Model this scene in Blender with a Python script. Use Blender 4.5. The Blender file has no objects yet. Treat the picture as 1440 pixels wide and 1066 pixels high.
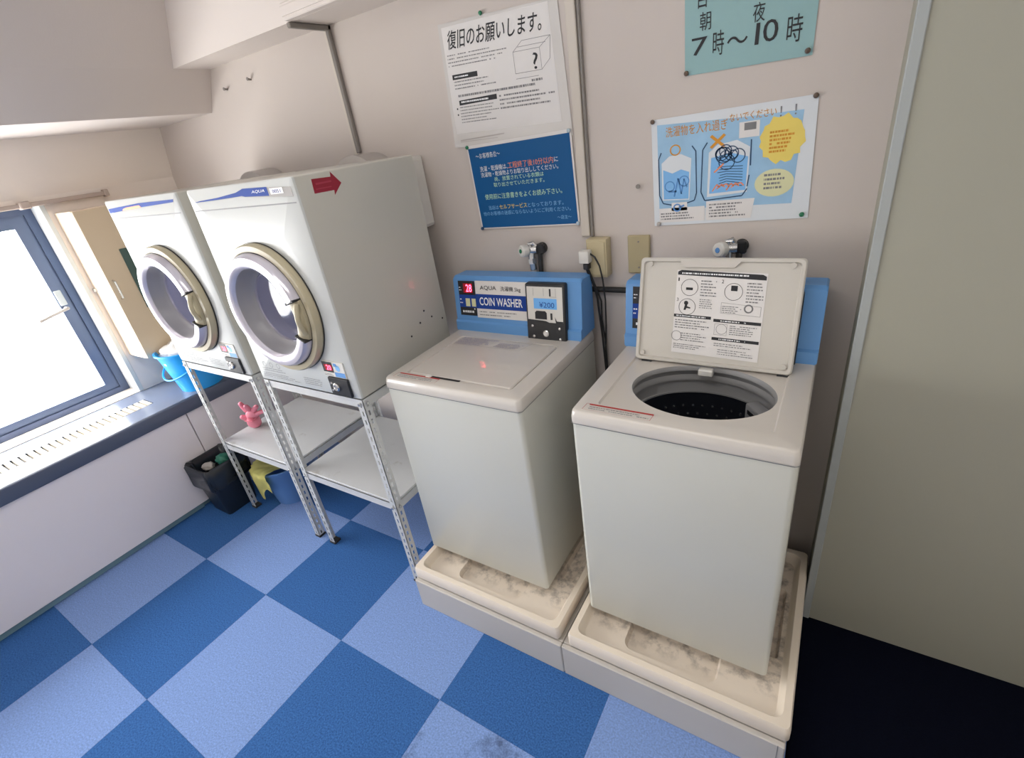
import bpy, bmesh, math, random
from mathutils import Vector, Matrix
random.seed(7)
scene = bpy.context.scene
COL = scene.collection
PI = math.pi

# ------------------------------------------------------------------ camera
CAM = Vector((2.003, -1.0241, 1.6722)); TILT, YAW, ROLL = map(math.radians, (26.7165, -35.2292, -8.9298))
F_PX = 690.64
fwd = Vector((math.sin(YAW)*math.cos(TILT), math.cos(YAW)*math.cos(TILT), -math.sin(TILT)))
rt = Vector((math.cos(YAW), -math.sin(YAW), 0)); up = rt.cross(fwd)
R_ = math.cos(ROLL)*rt + math.sin(ROLL)*up
U_ = math.cos(ROLL)*up - math.sin(ROLL)*rt
cam_data = bpy.data.cameras.new('camera'); cam = bpy.data.objects.new('camera', cam_data); COL.objects.link(cam)
M3 = Matrix((R_, U_, -fwd)).transposed()
cam.matrix_world = Matrix.Translation(CAM) @ M3.to_4x4()
cam_data.sensor_fit = 'HORIZONTAL'; cam_data.sensor_width = 36.0; cam_data.lens = 36.0*F_PX/1440.0
cam_data.clip_start = 0.02
scene.camera = cam

# ------------------------------------------------------------------ world, lights, exposure
world = bpy.data.worlds.new('sky'); scene.world = world; world.use_nodes = True
bg = world.node_tree.nodes['Background']; bg.inputs[0].default_value = (1.0, 0.975, 0.92, 1); bg.inputs[1].default_value = 19.0
def area_light(name, loc, rot, sx, sy, energy, color=(1, 1, 1), portal=False):
    l = bpy.data.lights.new(name, 'AREA'); l.shape = 'RECTANGLE'; l.size = sx; l.size_y = sy; l.energy = energy; l.color = color
    if portal: l.cycles.is_portal = True
    o = bpy.data.objects.new(name, l); COL.objects.link(o); o.location = loc; o.rotation_euler = rot
    return o
area_light('window_portal', (-1.46, -1.25, 1.14), (0, -PI/2, 0), 1.1, 2.4, 1, portal=True)
area_light('ceiling_fill_light', (1.4, -.75, 2.37), (0, 0, 0), 1.2, 0.3, 9, (1.0, 0.95, 0.88))  # unseen fill without a fixture, added to brighten lids, pans and floor
scene.view_settings.view_transform = 'Standard'; scene.view_settings.look = 'None'
scene.view_settings.gamma = 1.0; scene.view_settings.use_curve_mapping = False
scene.view_settings.exposure = 0.0
try:
    scene.cycles.max_bounces = 10; scene.cycles.diffuse_bounces = 6; scene.cycles.transparent_max_bounces = 16
    scene.cycles.use_denoising = True
except Exception: pass

# ------------------------------------------------------------------ materials
def lin(r, g, b):
    f = lambda c: (c/255/12.92) if c/255 <= .04045 else ((c/255+.055)/1.055)**2.4
    return (f(r), f(g), f(b), 1)
def mat(name, col, rough=.5, metal=0.0, coat=0.0, coat_rough=.05, var=0.0, vscale=6.0, bump=0.0, bscale=80.0, dirt=None, dscale=4.0, dlo=.55, dhi=.75, dy=None, emit=None, estr=1.0, spec=.5):
    m = bpy.data.materials.new(name); m.use_nodes = True
    nt = m.node_tree; b = nt.nodes['Principled BSDF']
    b.inputs['Base Color'].default_value = col; b.inputs['Roughness'].default_value = rough
    b.inputs['Metallic'].default_value = metal; b.inputs['Coat Weight'].default_value = coat
    b.inputs['Coat Roughness'].default_value = coat_rough; b.inputs['Specular IOR Level'].default_value = spec
    if var or dirt or bump:
        tc = nt.nodes.new('ShaderNodeTexCoord')
    src = None
    if var:
        n = nt.nodes.new('ShaderNodeTexNoise'); n.inputs['Scale'].default_value = vscale; n.inputs['Detail'].default_value = 6
        nt.links.new(tc.outputs['Object'], n.inputs['Vector'])
        mx = nt.nodes.new('ShaderNodeMix'); mx.data_type = 'RGBA'
        mx.inputs[6].default_value = tuple(max(0, c*(1-var)) for c in col[:3])+(1,)
        mx.inputs[7].default_value = tuple(min(1, c*(1+var)) for c in col[:3])+(1,)
        nt.links.new(n.outputs['Fac'], mx.inputs[0]); src = mx.outputs[2]
    if dirt:
        n2 = nt.nodes.new('ShaderNodeTexNoise'); n2.inputs['Scale'].default_value = dscale; n2.inputs['Detail'].default_value = 8; n2.inputs['Roughness'].default_value = .65
        nt.links.new(tc.outputs['Object'], n2.inputs['Vector'])
        rp = nt.nodes.new('ShaderNodeMapRange'); rp.inputs[1].default_value = dlo; rp.inputs[2].default_value = dhi
        nt.links.new(n2.outputs['Fac'], rp.inputs[0]); fac = rp.outputs[0]
        if dy:   # grime gathers in a band across the part
            sx = nt.nodes.new('ShaderNodeSeparateXYZ'); nt.links.new(tc.outputs['Object'], sx.inputs[0])
            r2 = nt.nodes.new('ShaderNodeMapRange'); r2.inputs[1].default_value = dy[0]; r2.inputs[2].default_value = dy[1]; nt.links.new(sx.outputs['Y'], r2.inputs[0])
            ml = nt.nodes.new('ShaderNodeMath'); ml.operation = 'MULTIPLY'; nt.links.new(rp.outputs[0], ml.inputs[0]); nt.links.new(r2.outputs[0], ml.inputs[1]); fac = ml.outputs[0]
        mx2 = nt.nodes.new('ShaderNodeMix'); mx2.data_type = 'RGBA'
        if src: nt.links.new(src, mx2.inputs[6])
        else: mx2.inputs[6].default_value = col
        mx2.inputs[7].default_value = dirt; nt.links.new(fac, mx2.inputs[0]); src = mx2.outputs[2]
    if src: nt.links.new(src, b.inputs['Base Color'])
    if bump:
        n3 = nt.nodes.new('ShaderNodeTexNoise'); n3.inputs['Scale'].default_value = bscale; n3.inputs['Detail'].default_value = 4
        nt.links.new(tc.outputs['Object'], n3.inputs['Vector'])
        bp = nt.nodes.new('ShaderNodeBump'); bp.inputs['Strength'].default_value = bump; bp.inputs['Distance'].default_value = .004
        nt.links.new(n3.outputs['Fac'], bp.inputs['Height']); nt.links.new(bp.outputs[0], b.inputs['Normal'])
    if emit:
        b.inputs['Emission Color'].default_value = emit; b.inputs['Emission Strength'].default_value = estr
    return m
def glass_mat(name, tint, gloss=.1):
    m = bpy.data.materials.new(name); m.use_nodes = True; nt = m.node_tree; nt.nodes.clear()
    o = nt.nodes.new('ShaderNodeOutputMaterial'); mx = nt.nodes.new('ShaderNodeMixShader')
    t = nt.nodes.new('ShaderNodeBsdfTransparent'); t.inputs[0].default_value = tint
    g = nt.nodes.new('ShaderNodeBsdfGlossy'); g.inputs['Roughness'].default_value = .03
    mx.inputs[0].default_value = gloss
    nt.links.new(t.outputs[0], mx.inputs[1]); nt.links.new(g.outputs[0], mx.inputs[2]); nt.links.new(mx.outputs[0], o.inputs[0])
    return m
MT = {}
MT['wall'] = mat('painted_wall', (.57, .515, .48, 1), .6, var=.03, vscale=3, bump=.08, bscale=160)
MT['wall_grey'] = mat('painted_beam', (.70, .64, .605, 1), .6, var=.03, vscale=2, bump=.06, bscale=140)
MT['column'] = mat('painted_column', (.35, .345, .285, 1), .5, var=.03, vscale=2)
MT['trim_pale'] = mat('pale_trim', (.56, .60, .61, 1), .4)
MT['trim_grey'] = mat('grey_corner_trim', (.36, .385, .385, 1), .45)
MT['mould'] = mat('cream_moulding', (.60, .55, .49, 1), .5)
MT['wall_left'] = mat('left_wall_bounce_lit', (.80, .73, .67, 1), .6, var=.03, vscale=3)  # same paint as the back wall, bounce light put into the lighter colour
MT['wall_pale'] = mat('pale_wall', (.82, .78, .73, 1), .7)
MT['ceiling'] = mat('ceiling_paint', (.84, .81, .77, 1), .7)
MT['tile_dark'] = mat('carpet_dark_blue', (.040, .125, .34, 1), .95, var=.8, vscale=190, bump=.35, bscale=420, spec=.1)
MT['tile_light'] = mat('carpet_light_blue', (.20, .31, .60, 1), .95, var=.6, vscale=190, bump=.35, bscale=420, spec=.1)
MT['tile_stain'] = mat('carpet_stained_blue', (.20, .31, .60, 1), .95, var=.6, vscale=190, bump=.35, bscale=420, dirt=(.02, .022, .04, 1), dscale=5, dlo=.52, dhi=.70, spec=.1)
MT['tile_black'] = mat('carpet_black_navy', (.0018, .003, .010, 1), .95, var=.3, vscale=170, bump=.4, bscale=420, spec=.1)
MT['frame'] = mat('window_aluminium', (.085, .115, .20, 1), .35, .4)
MT['sash_dark'] = mat('window_sash', (.12, .16, .26, 1), .32, .4)
MT['glass'] = glass_mat('window_glass', (.97, .98, 1, 1), .05)
MT['door_glass'] = glass_mat('dryer_glass', (.95, .94, 1.0, 1), .07)
MT['sill'] = mat('slate_sill', (.15, .175, .24, 1), .24, var=.06, vscale=5)
MT['lip'] = mat('sill_lip', (.085, .105, .16, 1), .4)
MT['cover'] = mat('cover_panel', (.85, .80, .82, 1), .45, var=.02, vscale=2)
MT['plinth'] = mat('teal_plinth', (.16, .27, .31, 1), .5)
MT['slat'] = mat('grille_slat', (.62, .56, .46, 1), .5)
MT['slot'] = mat('slot_dark', (.03, .035, .05, 1), .6)
MT['cabinet'] = mat('beige_laminate', (.55, .44, .31, 1), .45, var=.05, vscale=5)
MT['cab_edge'] = mat('beige_laminate_lit', (.80, .68, .54, 1), .45)  # same laminate as the door; window light put into the lighter colour
MT['green_board'] = mat('dark_green_board', (.035, .075, .065, 1), .4)
MT['rail'] = mat('pale_wood_rail', (.42, .35, .31, 1), .5)
MT['enamel'] = mat('washer_enamel', (.60, .60, .54, 1), .38, coat=.25, coat_rough=.12, var=.02, vscale=3)
MT['cap'] = mat('washer_plastic', (.575, .54, .50, 1), .38, coat=.4, coat_rough=.025)
MT['lid_in'] = mat('lid_inner_plastic', (.56, .535, .49, 1), .4, var=.04, vscale=9)
MT['blue'] = mat('console_blue', (.115, .30, .62, 1), .42)
MT['dryer'] = mat('dryer_enamel', (.58, .60, .59, 1), .35, coat=.15, coat_rough=.05)
MT['dryer_side'] = mat('dryer_side_enamel', (.52, .51, .46, 1), .4, coat=.35, coat_rough=.06, var=.03, vscale=5)
MT['beige_ring'] = mat('beige_ring_plastic', (.44, .39, .27, 1), .4)
MT['white_rim'] = mat('pearl_rim', (.62, .60, .68, 1), .18, .35)
MT['grey_bowl'] = mat('grey_bowl_plastic', (.30, .295, .315, 1), .35)
MT['drum_steel'] = mat('drum_steel', (.80, .82, .92, 1), .4, .1)
MT['drum_pink'] = mat('drum_back', (.85, .76, .78, 1), .5)
MT['black'] = mat('black_plastic', (.012, .013, .016, 1), .4)
MT['rubber'] = mat('black_rubber', (.02, .02, .02, 1), .6)
MT['chrome'] = mat('chrome', (.66, .66, .66, 1), .22, .9)
MT['steel'] = mat('galvanised_angle', (.56, .57, .57, 1), .42, .15, var=.08, vscale=20)
MT['shelf'] = mat('grey_shelf_board', (.52, .53, .545, 1), .4, var=.06, vscale=6, dirt=(.33, .31, .29, 1), dscale=7, dlo=.62, dhi=.75)
MT['pan'] = mat('pan_cream', (.78, .69, .58, 1), .38, var=.03, vscale=6)
MT['pan_floor'] = mat('pan_cream_soiled', (.76, .67, .57, 1), .4, var=.05, vscale=8, dirt=(.15, .13, .115, 1), dscale=24, dlo=.47, dhi=.72, dy=(-.245, -.19))
MT['base'] = mat('base_board', (.50, .475, .445, 1), .5, var=.02, vscale=4)
MT['ink'] = mat('black_ink', (.015, .016, .02, 1), .6)
MT['ink_grey'] = mat('grey_ink', (.20, .20, .21, 1), .6)
MT['ink_red'] = mat('red_ink', (.42, .03, .03, 1), .55)
MT['red_sticker'] = mat('red_sticker', (.28, .012, .03, 1), .45)
MT['red_sticker_light'] = mat('red_sticker_light', (.40, .04, .07, 1), .45)
MT['ink_white'] = mat('white_ink', (.80, .82, .84, 1), .55)
MT['ink_yellow'] = mat('yellow_ink', (.85, .62, .10, 1), .55)
MT['ink_green'] = mat('pale_green_ink', (.50, .78, .55, 1), .55)
MT['ink_orange'] = mat('orange_ink', (.85, .26, .10, 1), .55)
MT['ink_amber'] = mat('amber_ink', (.62, .27, .02, 1), .55)
MT['ink_blue'] = mat('blue_ink', (.02, .06, .30, 1), .6, spec=.12)
MT['ink_navy'] = mat('navy_ink', (.012, .055, .14, 1), .5)
MT['ink_sky'] = mat('sky_ink', (.20, .46, .80, 1), .5)
MT['ink_mid'] = mat('mid_blue_ink', (.10, .28, .62, 1), .5)
MT['paper'] = mat('white_paper', (.72, .70, .69, 1), .45, var=.02, vscale=8)
MT['sleeve'] = mat('clear_sleeve_paper', (.62, .60, .58, 1), .2, coat=.5, coat_rough=.12)
MT['paper_blue'] = mat('poster_blue', (.008, .095, .27, 1), .45, spec=.2)
MT['paper_blue2'] = mat('poster_blue_light', (.03, .15, .36, 1), .25, coat=.4, coat_rough=.08)
MT['paper_teal'] = mat('poster_teal', (.265, .44, .455, 1), .5)
MT['paper_sky'] = mat('poster_sky', (.30, .50, .70, 1), .4, var=.25, vscale=9)
MT['paper_yellow'] = mat('poster_yellow', (.78, .62, .14, 1), .45, var=.06, vscale=20)
MT['paper_pale'] = mat('poster_pale_yellow', (.66, .66, .40, 1), .45)
MT['paper_white'] = mat('poster_white', (.66, .70, .74, 1), .45)
MT['pin_green'] = mat('pin_green', (.01, .17, .08, 1), .35)
MT['pin_brown'] = mat('pin_brown', (.10, .065, .045, 1), .35)
MT['pin_clear'] = mat('pin_clear', (.45, .55, .62, 1), .25)
MT['led'] = mat('red_led', (.3, .01, .01, 1), .4, emit=(1, .03, .06, 1), estr=20)
MT['led_dim'] = mat('red_led_window', (.15, .005, .01, 1), .3, emit=(1, .01, .04, 1), estr=.16)
MT['lcd'] = mat('blue_lcd', (.10, .30, .60, 1), .3, emit=(.10, .32, .70, 1), estr=.25)
MT['ivory'] = mat('ivory_plastic', (.50, .43, .27, 1), .45)
MT['ivory_dark'] = mat('ivory_plate', (.40, .34, .20, 1), .5)
MT['white_plastic'] = mat('white_plastic', (.66, .65, .62, 1), .4)
MT['conduit'] = mat('conduit_grey', (.22, .20, .185, 1), .5)
MT['duct'] = mat('duct_grey', (.42, .39, .37, 1), .5)
MT['bucket_blue'] = mat('bucket_sky_blue', (.015, .33, .80, 1), .35)
MT['bucket_dull'] = mat('bucket_dull_blue', (.10, .22, .47, 1), .4)
MT['bin'] = mat('bin_black', (.010, .016, .028, 1), .4)
MT['bag_black'] = mat('bag_black', (.012, .016, .022, 1), .25)
MT['bag_clear'] = mat('bag_clear', (.72, .72, .72, 1), .3)
MT['yellow_cloth'] = mat('yellow_cloth', (.78, .74, .28, 1), .9, var=.12, vscale=30)
MT['pink'] = mat('pink_rubber', (.80, .26, .35, 1), .5)
MT['green_scrap'] = mat('green_scrap', (.02, .16, .11, 1), .5)
MT['tub_navy'] = mat('tub_steel_dark', (.035, .04, .055, 1), .35, .5)
MT['tub_grey'] = mat('tub_grey_plastic', (.26, .26, .265, 1), .4)
MT['ink_lilac'] = mat('lilac_ink', (.36, .34, .42, 1), .55)

# ------------------------------------------------------------------ mesh helpers
class MB:
    def __init__(s): s.bm = bmesh.new()
    def box(s, x0, x1, y0, y1, z0, z1, bev=0.0, seg=2, M=None):
        r = bmesh.ops.create_cube(s.bm, size=1); vs = r['verts']
        for v in vs: v.co = Vector(((x0+x1)/2+v.co.x*(x1-x0), (y0+y1)/2+v.co.y*(y1-y0), (z0+z1)/2+v.co.z*(z1-z0)))
        if bev:
            es = list({e for v in vs for e in v.link_edges})
            r2 = bmesh.ops.bevel(s.bm, geom=es, offset=bev, segments=seg, profile=.5, affect='EDGES'); vs = list({v for f in r2['faces'] for v in f.verts} | {v for v in vs if v.is_valid})
        if M:
            for v in vs: v.co = M @ v.co
        return s
    def face(s, pts):
        s.bm.faces.new([s.bm.verts.new(p) for p in pts]); return s
    def loft(s, loops, close=True, cap0=False, cap1=False):
        rows = [[s.bm.verts.new(p) for p in L] for L in loops]; n = len(rows[0])
        for a, b in zip(rows, rows[1:]):
            for i in range(n if close else n-1):
                j = (i+1) % n
                s.bm.faces.new((a[i], a[j], b[j], b[i]))
        if cap0: s.bm.faces.new(rows[0][::-1])
        if cap1: s.bm.faces.new(rows[-1])
        return s
    def lathe(s, prof, M=None, n=48, a0=0.0, a1=2*PI, cap0=False, cap1=False):
        full = abs(a1-a0-2*PI) < 1e-6; k = n if full else n+1
        loops = []
        for r, h in prof:
            L = []
            for i in range(k):
                a = a0+(a1-a0)*i/n; p = Vector((r*math.cos(a), r*math.sin(a), h))
                L.append(M @ p if M else p)
            loops.append(L)
        return s.loft(loops, full, cap0, cap1)
    def cyl(s, p0, p1, r, n=16, r1=None):
        p0 = Vector(p0); p1 = Vector(p1); d = p1-p0; q = d.to_track_quat('Z', 'Y').to_matrix().to_4x4()
        M = Matrix.Translation(p0) @ q
        return s.lathe([(r, 0), (r if r1 is None else r1, d.length)], M, n, cap0=True, cap1=True)
    def tube(s, pts, r, n=8):
        pts = [Vector(p) for p in pts]; loops = []; ref = None
        for i, p in enumerate(pts):
            t = (pts[min(i+1, len(pts)-1)]-pts[max(i-1, 0)]).normalized()
            if ref is None: ref = t.orthogonal().normalized()
            ref = (ref - t*ref.dot(t)).normalized(); b = t.cross(ref)
            rr = r[i] if isinstance(r, (list, tuple)) else r
            loops.append([p+(ref*math.cos(2*PI*k/n)+b*math.sin(2*PI*k/n))*rr for k in range(n)])
        return s.loft(loops, True, True, True)
    def plate(s, outer, holes=()):
        es = []
        for L in [outer]+list(holes):
            vs = [s.bm.verts.new(p) for p in L]
            es += [s.bm.edges.new((vs[i], vs[(i+1) % len(vs)])) for i in range(len(vs))]
        bmesh.ops.triangle_fill(s.bm, use_beauty=True, use_dissolve=False, edges=es); return s
    def ext(s, pts2, axis, a, b, bev=0.0):
        f = {'x': lambda p, t: Vector((t, p[0], p[1])), 'y': lambda p, t: Vector((p[0], t, p[1])), 'z': lambda p, t: Vector((p[0], p[1], t))}[axis]
        return s.loft([[f(p, a) for p in pts2], [f(p, b) for p in pts2]], True, True, True)
    def build(s, name, m, parent=None, smooth=35, off=None):
        bm = s.bm
        bmesh.ops.remove_doubles(bm, verts=bm.verts, dist=1e-6)
        bmesh.ops.recalc_face_normals(bm, faces=bm.faces)
        if off is not None:
            for v in bm.verts: v.co += off
        me = bpy.data.meshes.new(name); bm.to_mesh(me); bm.free()
        if smooth and len(me.polygons):
            me.polygons.foreach_set('use_smooth', [True]*len(me.polygons))
            try: me.set_sharp_from_angle(angle=math.radians(smooth))
            except Exception: pass
        me.materials.append(MT[m] if isinstance(m, str) else m)
        o = bpy.data.objects.new(name, me); COL.objects.link(o)
        if parent is not None: o.parent = parent
        return o
def rrect(x0, x1, y0, y1, r, z, n=5):
    pts = []
    for cx, cy, a in ((x1-r, y1-r, 0), (x0+r, y1-r, PI/2), (x0+r, y0+r, PI), (x1-r, y0+r, 1.5*PI)):
        for i in range(n+1):
            t = a+PI/2*i/n; pts.append(Vector((cx+r*math.cos(t), cy+r*math.sin(t), z)))
    return pts
def circle(cx, cy, r, z, n=48): return [Vector((cx+r*math.cos(2*PI*i/n), cy+r*math.sin(2*PI*i/n), z)) for i in range(n)]
def to_front(pts, z0=0.0):   # (x, y, d) drawn flat -> stood up: y becomes height, d goes back
    return [Vector((p.x, p.z, p.y)) for p in pts]
def thing(name, label, cat, loc=(0, 0, 0), rz=0.0, group=None):
    o = bpy.data.objects.new(name, None); COL.objects.link(o); o.empty_display_size = .05
    o.location = loc; o.rotation_euler = (0, 0, rz); o['label'] = label; o['category'] = cat
    if group: o['group'] = group
    return o
def tag(o, label, cat, group=None):
    o['label'] = label; o['category'] = cat
    if group: o['group'] = group
    return o
def struct(mb, name, m, parent=None, smooth=0):
    o = mb.build(name, m, parent, smooth)
    if parent is None: o['kind'] = 'structure'
    return o

# ------------------------------------------------------------------ flat print on a surface
_glyphs = {}
def glyphs(body, bold=0.0):
    if (body, bold) in _glyphs: return _glyphs[(body, bold)]
    c = bpy.data.curves.new('t', 'FONT'); c.body = body; c.size = 1; c.resolution_u = 3; c.offset = bold
    o = bpy.data.objects.new('t', c); COL.objects.link(o); bpy.context.view_layer.update()
    dg = bpy.context.evaluated_depsgraph_get(); me = bpy.data.meshes.new_from_object(o.evaluated_get(dg))
    vs = [(v.co.x, v.co.y) for v in me.vertices]; fs = [tuple(p.vertices) for p in me.polygons]
    bpy.data.objects.remove(o); bpy.data.curves.remove(c); bpy.data.meshes.remove(me)
    if vs:
        x0 = min(v[0] for v in vs); x1 = max(v[0] for v in vs); y0 = min(v[1] for v in vs); y1 = max(v[1] for v in vs)
        vs = [((x-x0)/max(1e-6, x1-x0), (y-y0)/max(1e-6, y1-y0)) for x, y in vs]
    _glyphs[(body, bold)] = (vs, fs); return vs, fs
class Surf:
    """bilinear patch p00 p10 p11 p01 (u right, v up); prints stand off along n"""
    def __init__(s, p00, p10, p11, p01, n, parent, base=0.0):
        s.c = [Vector(p) for p in (p00, p10, p11, p01)]; s.n = Vector(n).normalized(); s.parent = parent; s.base = base
        s.W = (s.c[1]-s.c[0]).length; s.H = (s.c[3]-s.c[0]).length
    def at(s, u, v, h=0.0):
        a, b, c, d = s.c
        return a*(1-u)*(1-v)+b*u*(1-v)+c*u*v+d*(1-u)*v + s.n*(h+s.base)
    def new(s): s.vs = []; s.fs = []; return s
    def poly(s, pts, h=.0006):
        k = len(s.vs); s.vs += [s.at(u, v, h) for u, v in pts]; s.fs.append(tuple(range(k, k+len(pts)))); return s
    def rect(s, u0, v0, u1, v1, h=.0006): return s.poly([(u0, v0), (u1, v0), (u1, v1), (u0, v1)], h)
    def text(s, body, u0, v0, u1, v1, h=.0012, shear=0.0, bold=0.0):
        vs, fs = glyphs(body, bold); k = len(s.vs)
        s.vs += [s.at(u0+(u1-u0)*(x+shear*y), v0+(v1-v0)*y, h) for x, y in vs]; s.fs += [tuple(i+k for i in f) for f in fs]; return s
    def stroke(s, pts, w, h=.0012):   # w in metres
        for (a, b), (c, d) in zip(pts, pts[1:]):
            dx, dy = (c-a)*s.W, (d-b)*s.H; L = math.hypot(dx, dy) or 1; nx, ny = -dy/L*w/2/s.W, dx/L*w/2/s.H
            s.poly([(a+nx, b+ny), (a-nx, b-ny), (c-nx, d-ny), (c+nx, d+ny)], h)
        return s
    def disc(s, u, v, r, h=.0006, n=20, sy=1.0): return s.poly([(u+r/s.W*math.cos(2*PI*i/n), v+r*sy/s.H*math.sin(2*PI*i/n)) for i in range(n)], h)
    def ring(s, u, v, r, w, h=.0012, n=24, sy=1.0, a0=0, a1=2*PI):
        return s.stroke([(u+r/s.W*math.cos(a0+(a1-a0)*i/n), v+r*sy/s.H*math.sin(a0+(a1-a0)*i/n)) for i in range(n+1)], w, h)
    def lines(s, u0, v0, u1, v1, n, fill=.45, h=.0012, rag=.35, gap=.25):   # rows of tiny illegible marks
        for i in range(n):
            vv = v1-(v1-v0)*(i+.5)/n; hh = (v1-v0)/n*fill/2; u = u0; end = u1-(u1-u0)*random.random()*rag
            while u < end:
                w = (.0015+random.random()*.007)/s.W
                s.rect(u, vv-hh, min(u+w, end), vv+hh, h); u += w+(.0008+random.random()*.0018)/s.W
                if random.random() < gap*.1: u += .01/s.W
        return s
    def done(s, name, m, stuff=False):
        me = bpy.data.meshes.new(name); me.from_pydata(s.vs, [], s.fs); me.update(); me.materials.append(MT[m])
        o = bpy.data.objects.new(name, me); COL.objects.link(o); o.parent = s.parent
        if stuff: o['kind'] = 'stuff'
        return o

# ------------------------------------------------------------------ room dimensions
YW = .57; XL = -1.27; XWIN = -1.40; XCOVER = -.84; ZC = 2.40; XR = 2.8; YF = -2.5
# floor with its carpet tiles
floor = struct(MB().box(-1.5, XR, YF, YW+.1, -.05, -.006), 'floor', 'tile_dark')
TX, TY = -.9204, .0724
tile_mesh = {}
for i in range(-1, 9):
    for j in range(-1, 7):
        x0 = TX+.5*i; y1 = TY-.5*j
        if i == -1 and x0+.5 < XCOVER-.2: continue
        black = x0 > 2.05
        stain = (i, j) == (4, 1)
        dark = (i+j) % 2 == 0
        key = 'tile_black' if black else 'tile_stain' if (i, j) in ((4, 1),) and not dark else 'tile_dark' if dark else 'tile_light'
        xs = x0
        w = .5
        if i == 5:   # the tile row beside the alcove is cut where the near-black tiles begin
            pass
        k = (key, w)
        if k not in tile_mesh:
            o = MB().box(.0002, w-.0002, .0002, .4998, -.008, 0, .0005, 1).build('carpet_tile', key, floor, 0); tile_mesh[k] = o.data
        else:
            o = bpy.data.objects.new('carpet_tile', tile_mesh[k]); COL.objects.link(o); o.parent = floor
        o.location = (xs, y1-.5, 0)
mb = MB().box(2.085, XR, YF+1.2, .40, 0, .004)  # near-black sheet over the floor right of the pans
struct(mb, 'near_black_sheet', 'tile_black', floor)

struct(MB().box(-1.6, XR, YF, YW+.1, ZC, ZC+.05), 'ceiling', 'ceiling')
struct(MB().box(-1.6, XR, YW, YW+.1, 0, ZC), 'wall_back', 'wall')
# left wall with a window opening
WY1 = -.085; WY0 = -2.35; WZ0 = .635; WZ1 = 1.66
mb = MB()
mb.box(XL-.2, XL, WY1, YW, 0, ZC); mb.box(XL-.2, XL, WY0, WY1, 0, WZ0); mb.box(XL-.2, XL, WY0, WY1, WZ1, ZC); mb.box(XL-.2, XL, YF, WY0, 0, ZC)
struct(mb, 'wall_left', 'wall_left')
mb = MB().ext([(XL, 1.70), (XL+.075, 1.945), (XL, 1.945)], 'y', YF, YW)   # cove under the beam
struct(mb, 'trim_5', 'wall_left')
struct(MB().box(-1.6, XR, YF-.1, YF, 0, ZC), 'wall_front', 'wall_pale')
struct(MB().box(XR, XR+.1, YF, YW, 0, ZC), 'wall_side', 'wall_pale')
# right: the wall steps forward beside the washers
struct(MB().box(2.086, XR, .40, YW+.05, 0, ZC), 'wall_right', 'column')
struct(MB().box(2.084, 2.106, .394, .402, 0, ZC, .002, 1), 'trim_3', 'trim_grey')
# sloping beam on the left, box beam along the back
struct(MB().ext([(XL-.02, 1.945), (-.655, 1.945), (-.54, 2.11), (-.375, ZC), (XL-.02, ZC)], 'y', YF, YW+.02), 'trim_1', 'wall_grey')
struct(MB().box(-.75, 2.0855, .40, YW+.05, 2.11, ZC+.02), 'trim_2', 'wall_grey')
struct(MB().box(1.268, 1.300, YW-.012, YW+.01, 1.31, 2.11, .004, 2), 'trim_4', 'mould')
struct(MB().box(.262, .276, YW-.004, YW+.01, 1.5, 2.11, .0015, 1), 'trim_6', 'mould')

# window
def ring_frame(x0, x1, y0, y1, z0, z1, wl, wr, wb, wt):
    O = lambda x: [(x, y0, z0), (x, y1, z0), (x, y1, z1), (x, y0, z1)]
    I = lambda x: [(x, y0+wl, z0+wb), (x, y1-wr, z0+wb), (x, y1-wr, z1-wt), (x, y0+wl, z1-wt)]
    return MB().loft([O(x0), O(x1), I(x1), I(x0), O(x0)])
win = struct(ring_frame(XWIN-.05, XWIN+.005, WY0, WY1, WZ0, WZ1, .04, .04, .03, .03), 'window_1', 'frame')
ya = WY1-.036
for k, (y0, y1) in enumerate(((WY0+.036, -1.44), (-1.40, ya))):
    z0, z1 = WZ0+.024, WZ1-.024; w = .062
    s = ring_frame(XWIN-.045, XWIN-.008, y0, y1, z0, z1, w, w, w-.018, w)
    sash = s.build('window_sash', 'sash_dark', win, 0)
    MB().box(XWIN-.03, XWIN-.026, y0+w, y1-w, z0+w-.018, z1-w).build('glass_pane', 'glass', sash, 0)
MB().box(XWIN-.05, XWIN+.005, -1.45, -1.39, WZ0, WZ1).build('mullion', 'frame', win, 0)
hb = MB().box(XWIN-.008, XWIN+.004, -.178, -.148, 1.175, 1.255, .003, 1).build('handle_plate', 'trim_pale', win)
MB().cyl((XWIN, -.165, 1.16), (XWIN+.028, -.165, 1.16), .009).cyl((XWIN+.026, -.165, 1.16), (XWIN+.030, -.30, 1.135), .008).build('window_handle', 'duct', win)
struct(MB().box(XWIN, XL, WY1-.002, WY1+.002, WZ0, WZ1).box(XL-.004, XL+.006, WY1-.004, WY1+.018, WZ0, WZ1+.01, .002, 1), 'trim_7', 'trim_pale')

# ------------------------------------------------------------------ radiator cover under the window
rc = thing('radiator_cover', 'long white radiator cover with slate sill below the window', 'radiator cover', (XCOVER, -1.2, 0))
o_ = Vector((-XCOVER, 1.2, 0))
rc_front = [(-2.48, -1.405), (-1.40, -.076), (-.071, YW-.005)]
for y0, y1 in rc_front:
    MB().box(XCOVER-.02, XCOVER, y0, y1, .036, .565, .0015, 1).build('front_panel', 'cover', rc, 0, o_)
MB().box(XCOVER-.05, XCOVER-.03, -2.48, YW-.005, 0, .04).build('plinth', 'plinth', rc, 0, o_)
MB().box(XCOVER-.021, XCOVER-.012, -2.48, -.2, .004, .03).build('plinth_rail', 'plinth', rc, 0, o_)
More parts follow.
